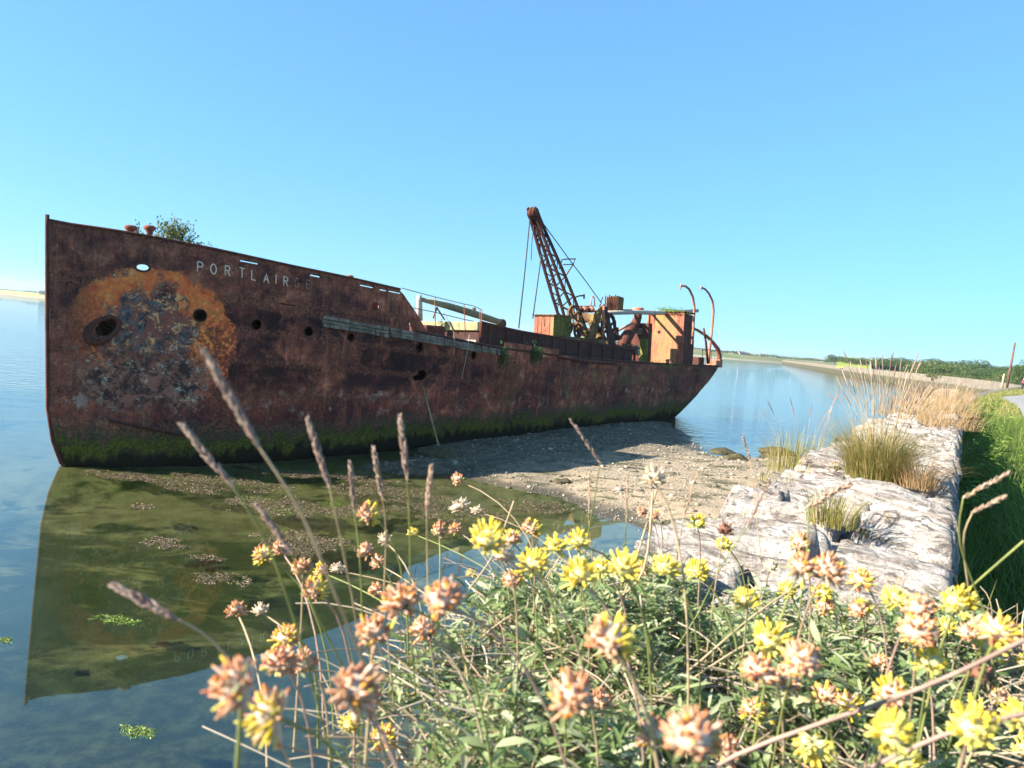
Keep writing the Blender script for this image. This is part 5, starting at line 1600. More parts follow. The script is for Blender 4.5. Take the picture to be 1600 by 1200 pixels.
FL = [  # px x, px y, px size, kind, label
    (412, 865, 38, 'm', 'flower head with a yellow side, upper of the far left pair'), (440, 857, 34, 'o', 'rusty flower head touching the yellow-sided one at far left'),
    (472, 886, 42, 'o', 'cream and rust flower head with spread calyxes left of the tall spikes'), (503, 892, 26, 'm', 'small yellow-tipped flower head between cream ones on the left'), (528, 889, 26, 'd', 'small straw flower head right of the yellow-tipped one'),
    (490, 922, 46, 'm', 'half yellow flower head hanging below the cream pair on the left'), (370, 952, 36, 'o', 'rust red flower head at far left over green water'), (408, 953, 34, 'd', 'pale dry flower head beside the rust red one over green water'),
    (447, 996, 46, 'm', 'yellow-crested flower head on top of the big orange cluster'), (436, 1034, 62, 'o', 'orange flower head in the middle of the left cluster'), (474, 1036, 50, 'o', 'rusty flower head with green collar right of the left cluster'),
    (368, 1072, 104, 'o', 'largest orange-tipped flower head at lower left'), (422, 1116, 88, 'm', 'flower head with bright yellow lower side at lower left'), (557, 1076, 88, 'o', 'big cream flower head with orange tips facing right, low left of centre'),
    (583, 986, 68, 'o', 'cream flower head with orange lower tips left of the big cluster'), (634, 985, 36, 'd', 'pale blurred dry flower head left of the big cluster stem'), (625, 938, 70, 'o', 'left head of the big rusty cluster at centre'),
    (692, 934, 76, 'o', 'right head of the big rusty cluster at centre'), (664, 984, 50, 'o', 'lower head of the big rusty cluster at centre'), (574, 803, 44, 'm', 'yellow-edged rusty flower head on arching pale stem over weed'),
    (573, 860, 36, 'o', 'pinkish flower head low on the left of the tall green stem'), (602, 843, 30, 'd', 'upright straw flower head on a green stem'), (591, 879, 26, 'o', 'small straw-pink head under the upright straw one'),
    (646, 832, 20, 'y', 'tiny yellow bud head left of the tawny grass spike'), (686, 828, 30, 'o', 'pink flower head right of the tawny grass spike'), (713, 826, 26, 'o', 'small rust head left of the large yellow pair'),
    (716, 749, 24, 'o', 'topmost small round rust head against the wet mud'), (718, 790, 34, 'd', 'straw seed head below the topmost rust one'), (745, 797, 22, 'd', 'little forked straw head beside the straw seed head'),
    (587, 921, 30, 'o', 'small rusty head left of the big cluster'), (762, 845, 62, 'y', 'large bright yellow flower head at centre left of the bare stems'), (800, 842, 36, 'm', 'yellow and cream flower head right of the large yellow one'),
    (788, 868, 46, 'd', 'blurred pale dry head in front of the large yellow flower'), (829, 825, 34, 'm', 'rust head with one yellow floret near the blue pool'), (868, 853, 42, 'y', 'yellow flower head left of the blue pool edge'),
    (836, 880, 52, 'y', 'spreading yellow flower head below the rust head near the pool'), (905, 846, 44, 'y', 'yellow and cream flower head just below the blue pool'), (907, 900, 56, 'y', 'bright yellow flower head below the pool among dark leaves'),
    (800, 906, 40, 'm', 'rust and yellow flower head under the blurred dry head'), (736, 896, 16, 'y', 'tiny yellow bud left of the crossing bare stems'), (975, 886, 56, 'y', 'yellow flower head at the foot of the straw stems'),
    (941, 889, 36, 'y', 'pale yellow flower head left of the straw stems'), (1003, 889, 28, 'm', 'small yellow-tinged head right of the straw stems'), (1040, 886, 46, 'y', 'round yellow flower head against the pale rock edge, left of its twin'),
    (1088, 893, 42, 'y', 'pale yellow flower head on grey rock, right of its twin'), (1090, 818, 30, 'y', 'upright yellow-green flower head against the rock'), (1133, 828, 36, 'b', 'dark brown withered star-shaped head against the rock'),
    (1132, 851, 28, 'y', 'bright yellow floret head under the dark withered one'), (1022, 746, 46, 'd', 'dry straw head on tall twin stems against the gravel'), (1003, 799, 20, 'o', 'tiny rust head on a hooked stem by the twin stems'),
    (1021, 806, 22, 'o', 'tiny pink head behind the twin straw stems'), (1252, 884, 60, 'o', 'rusty flower head over the rocks on the right'), (1206, 885, 28, 'd', 'pale dry head left of the rusty one over the rocks'),
    (1294, 889, 54, 'o', 'tan withered flower head right of the rusty one over the rocks'), (1250, 850, 40, 'o', 'rusty head above the others over the rocks'), (1232, 923, 34, 'y', 'pale yellow head below the rusty pair on the rocks'),
    (1286, 926, 36, 'y', 'second pale yellow head below the rusty pair on the rocks'), (1346, 906, 40, 'm', 'yellow-topped rusty head alone on the white rock'), (1168, 938, 44, 'y', 'yellow flower head at the rock edge below the dark withered head'),
    (1204, 1000, 58, 'y', 'bright yellow flower head flat among the leaves at right of centre'), (1070, 933, 20, 'y', 'tiny yellow bud low in the leaves'), (1400, 936, 46, 'y', 'yellow flower head standing on the white rock'),
    (1342, 952, 38, 'm', 'rust and cream head left of the yellow one on white rock'), (1497, 943, 54, 'y', 'yellow-tipped cream head at the corner of the wall by the dark grass'), (1290, 946, 36, 'o', 'flattened rust head low on the white rock'),
    (1440, 950, 56, 'o', 'blurred rusty head leaning over the wall edge'), (1433, 984, 60, 'o', 'cream-orange blurred head below the one leaning over the wall'), (1456, 1032, 56, 'y', 'bright yellow head right of the blurred cream one'),
    (1424, 1020, 28, 'y', 'small yellow head left of the bright one'), (1480, 978, 32, 'y', 'small yellow head near the wall corner'), (1516, 990, 42, 'o', 'tan head left of the yellow pair beyond the wall corner'),
    (1546, 1010, 54, 'y', 'yellow head in front of the dark grass below the fan-shaped one'), (1563, 984, 64, 'm', 'fan-shaped yellow-tipped head in front of the dark grass'), (1535, 1052, 48, 'b', 'grey-brown withered head against the dark grass'),
    (1185, 1046, 64, 'o', 'rusty tattered head at lower right, left of its pair'), (1255, 1030, 68, 'o', 'tall rusty tattered head at lower right'), (1232, 1062, 50, 'o', 'rusty head drooping between the tattered pair'),
    (1348, 1036, 32, 'o', 'small faded head beside the pale crossing stem'), (1376, 1036, 38, 'o', 'cream-pink head with orange rim near the crossing stem'), (1394, 1086, 60, 'm', 'golden head with brown back at lower right'),
    (1326, 1100, 46, 'm', 'pink-centred head with golden florets at lower right'), (1290, 1086, 44, 'm', 'pale yellow and cream head left of the pink-centred one'), (1394, 1148, 84, 'y', 'large bright yellow head near the bottom right'),
    (1412, 1192, 62, 'y', 'yellow head cut by the bottom edge behind the thick stem'), (1270, 1166, 62, 'y', 'pale yellow drooping head over dark hollow'), (1522, 1138, 78, 'y', 'large yellow head with fanned florets at right'),
    (1598, 1122, 64, 'y', 'yellow head cut by the right edge of view'), (1560, 1090, 36, 'o', 'small orange head above the fanned yellow one'), (1600, 1172, 42, 'y', 'pale yellow head at the bottom right corner'), (1598, 1036, 28, 'y', 'small pale yellow head at right against dark grass'),
    (950, 998, 84, 'm', 'large rusty head with bright yellow crest right of centre'), (897, 1090, 86, 'o', 'large brown and orange head low at centre'), (938, 1092, 44, 'o', 'cream-tipped head joined to the large brown one at centre'),
    (868, 1118, 42, 'm', 'golden-budded head below the large brown one'), (796, 1086, 36, 'm', 'small golden-budded head in the leaves left of the large brown one'), (1082, 1152, 104, 'o', 'largest tattered grey-rust head at the bottom'),
    (1022, 1148, 62, 'o', 'rust head left of the largest tattered one at the bottom'), (1134, 1172, 56, 'o', 'rust head right of the largest tattered one at the bottom'), (546, 1132, 32, 'y', 'small pale yellow head low by the wall foot leaves'),
    (600, 1152, 42, 'm', 'small golden-red head low at left in the leaves'), (1176, 1108, 42, 'm', 'small half-yellow head below the tattered pair'), (1206, 1132, 30, 'y', 'small yellow floret head right of the half-yellow one')]
fr_ = random.Random(21)
stem_mats = ['stemgreen', 'stempink', 'stemstraw', 'stemgreen']
for i, (x, y, size, kind, label) in enumerate(FL):
    depth = FPX * 0.036 / size
    p = at(x, y, depth)
    zmin = WTOP + 0.075
    while p.z < zmin and depth > .2:
        depth *= .97; p = at(x, y, depth)
    depth = min(depth, 1.9); p = at(x, y, depth)
    R_ = size * depth / FPX / 2.15
    a_, o_ = wall_ao(p)
    ob = max(-.74, min(.03, o_ + fr_.uniform(-.06, .10)))
    ab = a_ + fr_.uniform(.02, .22)
    if o_ < -.7: ab = a_ + fr_.uniform(-.1, .15)
    base = wp(ab, ob, WTOP - .01)
    rt = empty('kidney_vetch', base)
    side = (p - base)
    tilt = Vector((side.x, side.y, 0)) * 1.4 + Vector((fr_.uniform(-.3, .3), fr_.uniform(-.35, .15), 0)) + Vector((0, 0, 1.0 if kind != 'b' else .6))
    if size > 85 and x < 450: tilt = -CR * 1.0 + Vector((0, 0, .35))
    if (x, y) == (557, 1076): tilt = CR * .8 + Vector((0, 0, .8))
    if (x, y) == (1270, 1166): tilt = Vector((0, -.2, -1))
    tilt.normalize()
    neck = p - tilt * R_ * .25
    ctrl = base + Vector((side.x * .15, side.y * .15, abs(side.z) * .85))
    pts = [q - base for q in bez(base, ctrl, neck, 8)]
    rs = .0011 + .0004 * fr_.random()
    m = MB(); m.tube(pts, [rs * 1.25, rs * 1.2, rs * 1.1, rs, rs, rs, rs, rs * .9], 6, False)
    st = m.build('stem', MAT[stem_mats[i % 4] if kind not in 'db' else 'stemstraw'], rt, True)
    hd = link('flower_head', HEADS[kind][fr_.randrange(6)], rt)
    qt = tilt.to_track_quat('Z', 'Y')
    hd.rotation_mode = 'QUATERNION'; hd.rotation_quaternion = qt @ Matrix.Rotation(fr_.uniform(0, 6.28), 3, 'Z').to_quaternion()
    hd.location = neck - base; hd.scale = (R_ * 1.24 * fr_.uniform(.85, 1.1), R_ * 1.24 * fr_.uniform(.85, 1.1), R_ * 1.24 * fr_.uniform(.85, 1.15))
    if kind in 'ymo' and size > 22:
        cl = link('leaf_collar', COLLAR, rt); cl.rotation_mode = 'QUATERNION'; cl.rotation_quaternion = hd.rotation_quaternion
        cl.location = neck - base - tilt * R_ * .05; cl.scale = (R_ * .85,) * 3
    tag(rt, label, 'flower', 'kidney vetch flowers on the wall')

# ---- vetch foliage mat: leaves and dead runners (nobody could count them)
mat_poly = [tuple(onz(x, y, WTOP)[:2]) for x, y in [(560, 1230), (650, 1070), (705, 985), (775, 945), (900, 930), (1000, 940), (1100, 972), (1200, 1000), (1330, 1018), (1460, 1010), (1520, 995), (1640, 1020), (1760, 1230), (1400, 1500), (500, 1500)]]
N_ = 40000
ca = nrg.uniform(.25, 2.3, N_); cu = nrg.uniform(-.85, .28, N_)
PX = WD.x * ca + WN.x * cu; PY = WD.y * ca + WN.y * cu
sdv = poly_sd(PX, PY, mat_poly) + (fbm(PX * 6, PY * 6, 31) - .47) * .35
clump = fbm(PX * 9, PY * 9, 77)
keep = (sdv > 0) & (clump > .27 + .12 * nrg.random(N_))
PX, PY, cl_, cu_ = PX[keep], PY[keep], clump[keep], cu[keep]
n = len(PX)
hgt = WTOP + .01 + np.clip((cl_ - .3) * .34, 0, .10) * nrg.random(n) ** .7 - np.where(cu_ > .05, (cu_ - .05) * 1.2, 0) + np.clip(poly_sd(PX, PY, mat_poly) * .25, 0, .05)
th = nrg.uniform(0, 2 * np.pi, n)
el = nrg.uniform(-.1, 1.0, n)
dirs = np.stack([np.cos(th) * np.cos(el), np.sin(th) * np.cos(el), np.sin(el)], 1)
LL = nrg.uniform(.018, .050, n)
o = link('vetch_foliage', leaves_mesh('vetch_foliage', np.stack([PX, PY, hgt], 1), dirs, LL, LL * nrg.uniform(.11, .21, n), MAT['leaf'], .35, .25))
tag(o, 'mat of narrow green vetch leaves covering the wall top in front', 'foliage', kind='stuff')
nw = 2400
ii = nrg.choice(n, nw)
wb_ = np.stack([PX, PY, hgt + .012], 1)[ii]
th = nrg.uniform(0, 2 * np.pi, nw); el = nrg.uniform(-.1, 1.1, nw); LL = nrg.uniform(.016, .042, nw)
o = link('vetch_foliage', leaves_mesh('broad_vetch_foliage', wb_, np.stack([np.cos(th) * np.cos(el), np.sin(th) * np.cos(el), np.sin(el)], 1), LL, LL * nrg.uniform(.22, .32, nw), MAT['leaf'], .4, .35))
tag(o, 'broader oval vetch leaves scattered through the mat in front', 'foliage', kind='stuff')
paths = []; rads = []
for i in range(1700):
    while True:
        a_ = fr_.uniform(.3, 2.1); u_ = fr_.uniform(-.8, .2)
        q = wp(a_, u_)
        if poly_sd(np.array([q.x]), np.array([q.y]), mat_poly)[0] > .06: break
    d = Vector((fr_.gauss(0, 1), fr_.gauss(0, 1), 0)).normalized(); L = fr_.uniform(.06, .30)
    h0, h1 = fr_.uniform(.0, .04), fr_.uniform(.02, .13)
    p0 = q + Vector((0, 0, h0)); p2 = q + d * L + Vector((0, 0, h1)); p1 = (p0 + p2) / 2 + Vector((fr_.gauss(0, .03), fr_.gauss(0, .03), fr_.uniform(.0, .06)))
    paths.append(bez(p0, p1, p2, 6)); rads.append(fr_.uniform(.0007, .0016))
o = link('dead_runners', tubes_mesh('dead_runners', paths, rads, MAT['deadstem']))
tag(o, 'tangle of pale dead vetch runners between the leaves', 'dead stems', kind='stuff')
# fine grass among the leaves
nb = 900
ca = nrg.uniform(.4, 2.2, nb); cu = nrg.uniform(-.82, .1, nb)
bs = np.stack([WD.x * ca + WN.x * cu, WD.y * ca + WN.y * cu, np.full(nb, WTOP)], 1)
k_ = poly_sd(bs[:, 0], bs[:, 1], mat_poly) > -.03
bs = bs[k_]; nb = len(bs)
o = link('fine_grass', blades_mesh('fine_grass', bs, nrg.uniform(.05, .20, nb), nrg.uniform(0, 6.28, nb), nrg.uniform(.1, .9, nb), nrg.uniform(.0012, .0025, nb), MAT['tussock']))
tag(o, 'fine straw-green grass blades among the vetch', 'grass', kind='stuff')


# long bare crossing stems in front
def px_path(pts, k=4):
    P = [at(x, y, d) for x, y, d in pts]
    out = []
    for i in range(len(P) - 1):
        a0 = P[max(i - 1, 0)]; a1 = P[i]; a2 = P[i + 1]; a3 = P[min(i + 2, len(P) - 1)]
        for q in range(k):
            t = q / k
            out.append(.5 * ((2 * a1) + (-a0 + a2) * t + (2 * a0 - 5 * a1 + 4 * a2 - a3) * t * t + (-a0 + 3 * a1 - 3 * a2 + a3) * t ** 3))
    out.append(P[-1])
    return out


BARE = [([(1600, 1000, .62), (1440, 1075, .62), (1150, 1180, .66), (1040, 1260, .7)], 'stempink', .0019, 'thick pinkish bare stem slanting across the lower right'),
        ([(1600, 1115, .55), (1470, 1150, .56), (1330, 1215, .58)], 'stempink', .0018, 'thick pinkish bare stem low in the right corner'),
        ([(1300, 880, 1.2), (1180, 960, 1.15), (1060, 1060, 1.1), (960, 1110, 1.1)], 'stemstraw', .0016, 'straw-coloured stem running down left from the rocks'),
        ([(1240, 975, 1.1), (1160, 1010, 1.1), (1060, 1075, 1.08), (930, 1160, 1.05)], 'stemstraw', .0014, 'thin straw stem under the tattered flower pair'),
        ([(890, 990, 1.2), (880, 1020, 1.2), (835, 1005, 1.25), (810, 1005, 1.3)], 'deadstem', .0013, 'kinked white dead stem among leaves at centre'),
        ([(803, 783, 1.25), (770, 868, 1.2), (733, 920, 1.2)], 'stemstraw', .0014, 'straight whitish bare stem beside the large yellow flower'),
        ([(960, 940, 1.3), (1006, 890, 1.3), (1020, 770, 1.35)], 'stemstraw', .002, 'tall straw twin stem against gravel, the lower one'),
        ([(970, 945, 1.3), (995, 870, 1.32), (1026, 765, 1.35)], 'stemstraw', .0018, 'tall straw twin stem against gravel, the upper one'),
        ([(1000, 930, 1.2), (1012, 1010, 1.15), (1022, 1070, 1.15)], 'deadstem', .0014, 'upright grey dead stem right of the large yellow-crested head'),
        ([(1600, 845, .9), (1520, 915, .95), (1480, 955, 1.0)], 'stemgreen', .0016, 'pale green stem crossing the dark grass at right')]
for pts, mt, r_, label in BARE:
    P = px_path(pts)
    m = MB(); m.tube(P, r_, 6, False); o = m.build('bare_stem', MAT[mt], None, True); tag(o, label, 'stem', 'bare stems in front')


# ---- tall grass stalks with seed spikes
def spike(P0, P1, r, seed, mat, name, parent, n=46, open_=1.0):
    """spikelets clasping the axis from P0 (tip) to P1 (base)"""
    rg = random.Random(seed); m = MB(); ax = (P0 - P1); L = ax.length; ax = ax.normalized()
    a_ = ax.cross(Vector((.2, .3, .9))).normalized(); b_ = ax.cross(a_)
    for i in range(n):
        f = (i + rg.random()) / n
        rad = r * math.sin(math.pi * min(1, .08 + f * .86)) ** .7 * rg.uniform(.7, 1.15)
        an = rg.uniform(0, 6.28); d = a_ * math.cos(an) + b_ * math.sin(an)
        c = P1 + ax * L * f + d * rad * .45
        l = r * rg.uniform(1.3, 2.3); dd = (ax + d * .35 * open_).normalized()
        m.tube([c - dd * l * .5, c - dd * l * .1, c + dd * l * .25, c + dd * l * .5], [r * .08, r * .26, r * .20, r * .02], 4, False)
    return m.build(name, mat, parent, True)


STALK = [([(318, 548, .46), (402, 694, .46)], [(470, 800, .47), (520, 920, .50), (570, 1040, .58), (610, 1230, .7)], .0040, 'seed', 'nearest big blurred grass spike leaning over the ship bow'),
         ([(285, 664, .58), (362, 758, .58)], [(420, 855, .6), (470, 1000, .64), (520, 1190, .75)], .0045, 'seed', 'pale thick grass spike leaning left under the hull'),
         ([(481, 655, .66), (514, 758, .66)], [(530, 830, .68), (550, 930, .72), (580, 1120, .85)], .0045, 'seed', 'straight grass spike left of the two small ones'),
         ([(547, 722, .85), (553, 795, .85)], [(562, 870, .86), (566, 960, .9), (590, 1100, 1.0)], .0042, 'seed', 'small grass spike between the straight and grey ones'),
         ([(584, 700, .8), (597, 775, .8)], [(603, 830, .85), (600, 930, .9), (615, 1100, 1.0)], .0045, 'seed', 'greyish grass spike left of the upright one'),
         ([(625, 650, .72), (636, 745, .72)], [(641, 850, .76), (640, 960, .85), (650, 1090, .95)], .0048, 'seed', 'upright pale grass spike nearest the leaning pole'),
         ([(674, 728, .8), (667, 800, .8)], [(668, 880, .85), (672, 1000, .9), (690, 1120, 1.0)], .0042, 'seedpale', 'tawny slim grass spike right of the upright one'),
         ([(400, 788, .7), (455, 862, .7)], [(490, 950, .75), (540, 1050, .82), (580, 1160, .9)], .0042, 'seed', 'purplish grass spike leaning left above the flowers'),
         ([(178, 915, .55), (274, 966, .55)], [(330, 1000, .56), (400, 1080, .6), (470, 1230, .72)], .0052, 'seed', 'grey-pink grass spike lying over the hull reflection at far left'),
         ([(891, 655, 1.1), (938, 722, 1.1)], [(925, 800, 1.15), (915, 860, 1.2), (905, 960, 1.3)], .0048, 'seed', 'brownish grass spike in front of the stern shadow'),
         ([(921, 738, 1.3), (920, 815, 1.3)], [(925, 860, 1.35), (928, 930, 1.4)], .0036, 'seedpale', 'thin reddish spike over the gravel by the pool'),
         ([(981, 742, 1.3), (979, 815, 1.3)], [(975, 860, 1.35), (970, 940, 1.4)], .0036, 'seedpale', 'thin reddish spike left of the twin straw stems'),
         ([(1090, 737, 1.3), (1068, 808, 1.3)], [(1060, 860, 1.35), (1050, 930, 1.4)], .0036, 'seedpale', 'thin reddish spike right of the twin straw stems'),
         ([(1203, 750, 1.2), (1166, 825, 1.2)], [(1130, 880, 1.2), (1090, 960, 1.25), (1040, 1040, 1.2)], .0040, 'seed', 'slanting dark spike in front of the rock shelf'),
         ([(1160, 680, 1.5), (1172, 718, 1.5)], [(1180, 790, 1.5), (1190, 880, 1.5)], .0040, 'seed', 'short grass spike by the water edge right of the stern'),
         ([(1578, 738, .8), (1505, 778, .8)], [(1500, 850, .82), (1540, 960, .85), (1560, 1100, .85)], .0038, 'seedpale', 'upper pale feathery grass head over the dark verge'),
         ([(1572, 775, .8), (1520, 800, .8)], [(1505, 850, .82), (1520, 960, .85), (1550, 1100, .85)], .0034, 'seedpale', 'lower pale feathery grass head over the dark verge'),
         ([(1330, 755, .9), (1262, 792, .9)], [(1262, 850, .9), (1250, 950, .95), (1235, 1060, 1.0)], .0055, 'seedpale', 'tan blurred feathery head over the rock slabs')]
for i, (sp, stm, r_, mt, label) in enumerate(STALK):
    P0, P1 = at(*sp[0]), at(*sp[1])
    base = at(*stm[-1]); base.z = max(base.z, WTOP - .35)
    rt = empty('grass_stalk', base)
    s_ = spike(P0 - base, P1 - base, r_, i, MAT[mt], 'seed_spike', rt, 110 if i < 9 else 60, 1.0 if i < 14 else 1.8)
    pp = [q - base for q in px_path([sp[1]] + stm[:-1]) + [base]]
    pp = [(P0 - base).lerp(P1 - base, .5)] + pp
    m = MB(); m.tube(pp, [.0006] + [.0008 + .0004 * k / len(pp) for k in range(len(pp) - 1)], 6, False); m.build('stem', MAT['stemgreen'] if i % 2 else MAT['stemstraw'], rt, True)
    tag(rt, label, 'grass stalk', 'seeding grass stalks in front')


# ---- tussocks on the wall
def tussock(name, label, c, n, rx, h, mat, lean=(.15, 1.1), w=(.002, .004), tall=0, tallh=(.45, .62), cat='grass tuft'):
    rt = empty(name, c)
    rr = np.sqrt(nrg.random(n)) * rx; an = nrg.uniform(0, 6.28, n)
    b = np.stack([rr * np.cos(an), rr * np.sin(an), np.full(n, -.02)], 1)
    ang = an + nrg.normal(0, .6, n)
    ln = nrg.uniform(*lean, n) * (.4 + .6 * rr / rx)
    link('blades', blades_mesh('blades', b, nrg.uniform(h[0], h[1], n), ang, ln, nrg.uniform(*w, n), mat), rt)
    if tall:
        paths = []; rads = []; mm = MB()
        for i in range(tall):
            a_ = fr_.uniform(0, 6.28); r_ = fr_.random() ** .5 * rx * .8
            p0 = Vector((r_ * math.cos(a_), r_ * math.sin(a_), 0)); H = fr_.uniform(*tallh)
            p2 = p0 + Vector((math.cos(a_) * H * fr_.uniform(.05, .42) + H * fr_.uniform(-.12, .05), math.sin(a_) * H * .2, H))
            p1 = p0 + Vector((0, 0, H * .6))
            pt = bez(p0, p1, p2, 6)
            mm.m = 0; mm.tube(pt, [.0012] * 6, 4, False)
            ax = (pt[-1] - pt[-2]).normalized(); L = fr_.uniform(.05, .11)
            mm.m = 1; mm.tube([pt[-1] - ax * .01, pt[-1] + ax * L * .3, pt[-1] + ax * L * .75, pt[-1] + ax * L], [.001, .0030, .0024, .0004], 5, False)
        tag(mm.build('seed_stems', [MAT['stemstraw'], MAT['seed']], rt, True), kind='stuff')
    tag(rt, label, cat)
    return rt


c = onz(1368, 742, WTOP + .01)
tussock('grass_tussock', 'large golden-green grass tussock with tall dark seed stems on the wall', c, 2400, .15, (.12, .36), MAT['tussock'], (.2, 1.35), (.0014, .003), tall=60, tallh=(.36, .60))
c = onz(1432, 756, WTOP + .01)
tussock('grass_tuft', 'drooping straw grass spilling from the right of the large tussock', c, 260, .10, (.10, .24), MAT['straw'], (.8, 1.25))
c = onz(1300, 812, WTOP + .02)
tussock('grass_tuft', 'small yellow-green grass tuft in a crack of the near slabs', c, 240, .09, (.06, .15), MAT['tussock'])
c = wp(*(lambda q: (q[0], -.88))(wall_ao(onz(1235, 722, WTOP - .1))), WTOP - .14)
tussock('grass_tuft', 'thin green grass growing at the seaward edge beside the large tussock', c, 420, .22, (.10, .34), MAT['tussock'], (.1, .7), tall=10, tallh=(.3, .5))
for k_, (x, y, n, rx, h) in enumerate([(1470, 664, 800, .40, (.08, .24)), (1420, 650, 700, .40, (.08, .26)), (1475, 645, 800, .45, (.10, .28)), (1440, 635, 900, .5, (.10, .30)), (1482, 630, 900, .5, (.12, .32)), (1462, 622, 900, .6, (.12, .34)), (1490, 617, 700, .6, (.12, .34))]):
    c = onz(x, y, WTOP)
    tussock('dry_grass_clump', ['tan dry grass clump nearest the bare slabs on the landward edge', 'tan dry grass clump at the seaward edge of the wall', 'brown dry grass clump on the wall behind the nearest tan one', 'pinkish dry grass clump mid-wall before the bay', 'dry grass clump against the green weeds on the wall', 'far dry grass clump on the wall top', 'farthest dry grass clump where the wall ends'][k_], c, n, rx, h, MAT['straw'], (.3, 1.25), (.002, .005), tall=26, tallh=(.22, .42))
    bpy.context.view_layer.update()
for k_ in range(16):
    a_ = fr_.uniform(2.2, 8); o_ = fr_.choice([fr_.uniform(-.8, .02), fr_.uniform(-.8, -.6)])
    tussock('grass_sprig', 'little grass sprig rooted in a joint of the capping slabs', wp(a_, o_, WTOP + .0), 14, .03, (.03, .10), MAT['tussock'])['group'] = 'grass sprigs in the slab joints'
    
# ---- verge grass and weeds beyond the wall
n = 32000
ca = 1.2 + 24 * nrg.random(n) ** 1.6; cu = .10 + 1.85 * nrg.random(n)
bs = np.stack([WD.x * ca + WN.x * cu, WD.y * ca + WN.y * cu, np.full(n, GZ - .01)], 1)
hh = nrg.uniform(.14, .42, n) * np.where(cu > 1.7, .6, np.where(cu > .5, 1.75, 1.15))
o = link('verge_grass', blades_mesh('verge_grass', bs, hh, nrg.uniform(0, 6.28, n), nrg.uniform(.1, .9, n), nrg.uniform(.004, .008, n) * (1 + ca / 14), MAT['verge']))
tag(o, 'long green verge grass between the wall and the road', 'grass', kind='stuff')
n = 9000
yy = 25 + 110 * nrg.random(n) ** 1.5
rl = np.interp(yy, [p[1] for p in ROADL], [p[0] for p in ROADL]); cx = np.interp(yy, [p[1] for p in COAST], [p[0] for p in COAST])
xx = cx + .3 + (rl - .2 - cx - .3) * nrg.random(n)
o = link('verge_grass', blades_mesh('far_verge_grass', np.stack([xx, yy, np.full(n, GZ)], 1), nrg.uniform(.15, .4, n), nrg.uniform(0, 6.28, n), nrg.uniform(.1, .8, n), .012 + yy * .0004, leafmat('dry_verge', [(0, (.16, .19, .04)), (.5, (.28, .27, .07)), (1, (.40, .34, .13))], .4)))
tag(o, 'yellowing grass verge along the bend of the road', 'grass', kind='stuff')


def weed_plant(label, c, H, ns, spread):
    rt = empty('leafy_weed', c)
    ps = []; ds = []; paths = []
    for i in range(ns):
        a_ = fr_.uniform(0, 6.28); r_ = fr_.random() ** .5 * spread; h = H * fr_.uniform(.65, 1.0)
        p0 = Vector((r_ * math.cos(a_), r_ * math.sin(a_), -.03)); p2 = p0 + Vector((math.cos(a_) * h * .22, math.sin(a_) * h * .22, h)); p1 = p0 + Vector((0, 0, h * .6))
        pt = bez(p0, p1, p2, 8); paths.append(pt)
        nl = int(h / .035)
        for k in range(nl):
            f = .15 + .85 * k / nl; j = min(6, int(f * 7)); q = pt[j].lerp(pt[j + 1], f * 7 - j)
            for s_ in (0, 1):
                an = k * 1.57 + s_ * math.pi + fr_.uniform(-.3, .3)
                ps.append(q); ds.append((math.cos(an), math.sin(an), fr_.uniform(.05, .6)))
    n_ = len(ps)
    link('leaves', leaves_mesh('leaves', np.array([tuple(p) for p in ps]), np.array(ds), nrg.uniform(.05, .11, n_), nrg.uniform(.018, .035, n_), MAT['weed'], .25, .3), rt)
    link('stems', tubes_mesh('stems', paths, [.003] * len(paths), MAT['stemgreen']), rt)
    tag(rt, label, 'weed', 'bright weeds beside the wall')


for (x, D, H, ns, sp, lab) in [(1534, 8.8, .95, 18, .30, 'bright green leafy weed clump standing tallest beside the wall'), (1522, 12.0, 1.15, 16, .32, 'bright green weed clump rising beside the dry grass'), (1556, 7.4, .62, 14, .28, 'leafy weed clump lower and nearer the road edge'),
                               (1520, 17, 1.35, 14, .4, 'tall weed stems breaking the line of the far sea wall')]:
    p = at(x, 650, D)
    weed_plant(lab, Vector((p.x, p.y, GZ)), H, ns, sp)


# ---- leaf crowns for bushes and trees
def crown_mesh(name, seed, n_clump, n_leaf, size, mat, flat=.75):
    rg = np.random.default_rng(seed)
    cen = rg.normal(0, 1, (n_clump, 3)); cen /= np.linalg.norm(cen, axis=1, keepdims=True)
    cen *= rg.uniform(.35, .85, (n_clump, 1)); cen[:, 2] = cen[:, 2] * flat + .5 * flat
    rad = rg.uniform(.22, .42, n_clump)
    k = rg.integers(0, n_clump, n_leaf)
    d = rg.normal(0, 1, (n_leaf, 3)); d /= np.linalg.norm(d, axis=1, keepdims=True)
    p = cen[k] + d * (rad[k] * rg.uniform(.6, 1.0, n_leaf) ** .5)[:, None]
    p[:, 2] = np.maximum(p[:, 2], .02)
    a = rg.normal(0, 1, (n_leaf, 3)); a /= np.linalg.norm(a, axis=1, keepdims=True)
    b = np.cross(a, rg.normal(0, 1, (n_leaf, 3))); b /= np.linalg.norm(b, axis=1, keepdims=True)
    s = rg.uniform(.6, 1.3, (n_leaf, 1)) * size
    V = np.stack([p - a * s, p + b * s * .5, p + a * s, p - b * s * .5], 1).reshape(-1, 3)
    return fast_mesh(name, V, [np.arange(n_leaf * 4).reshape(-1, 4)], mat)


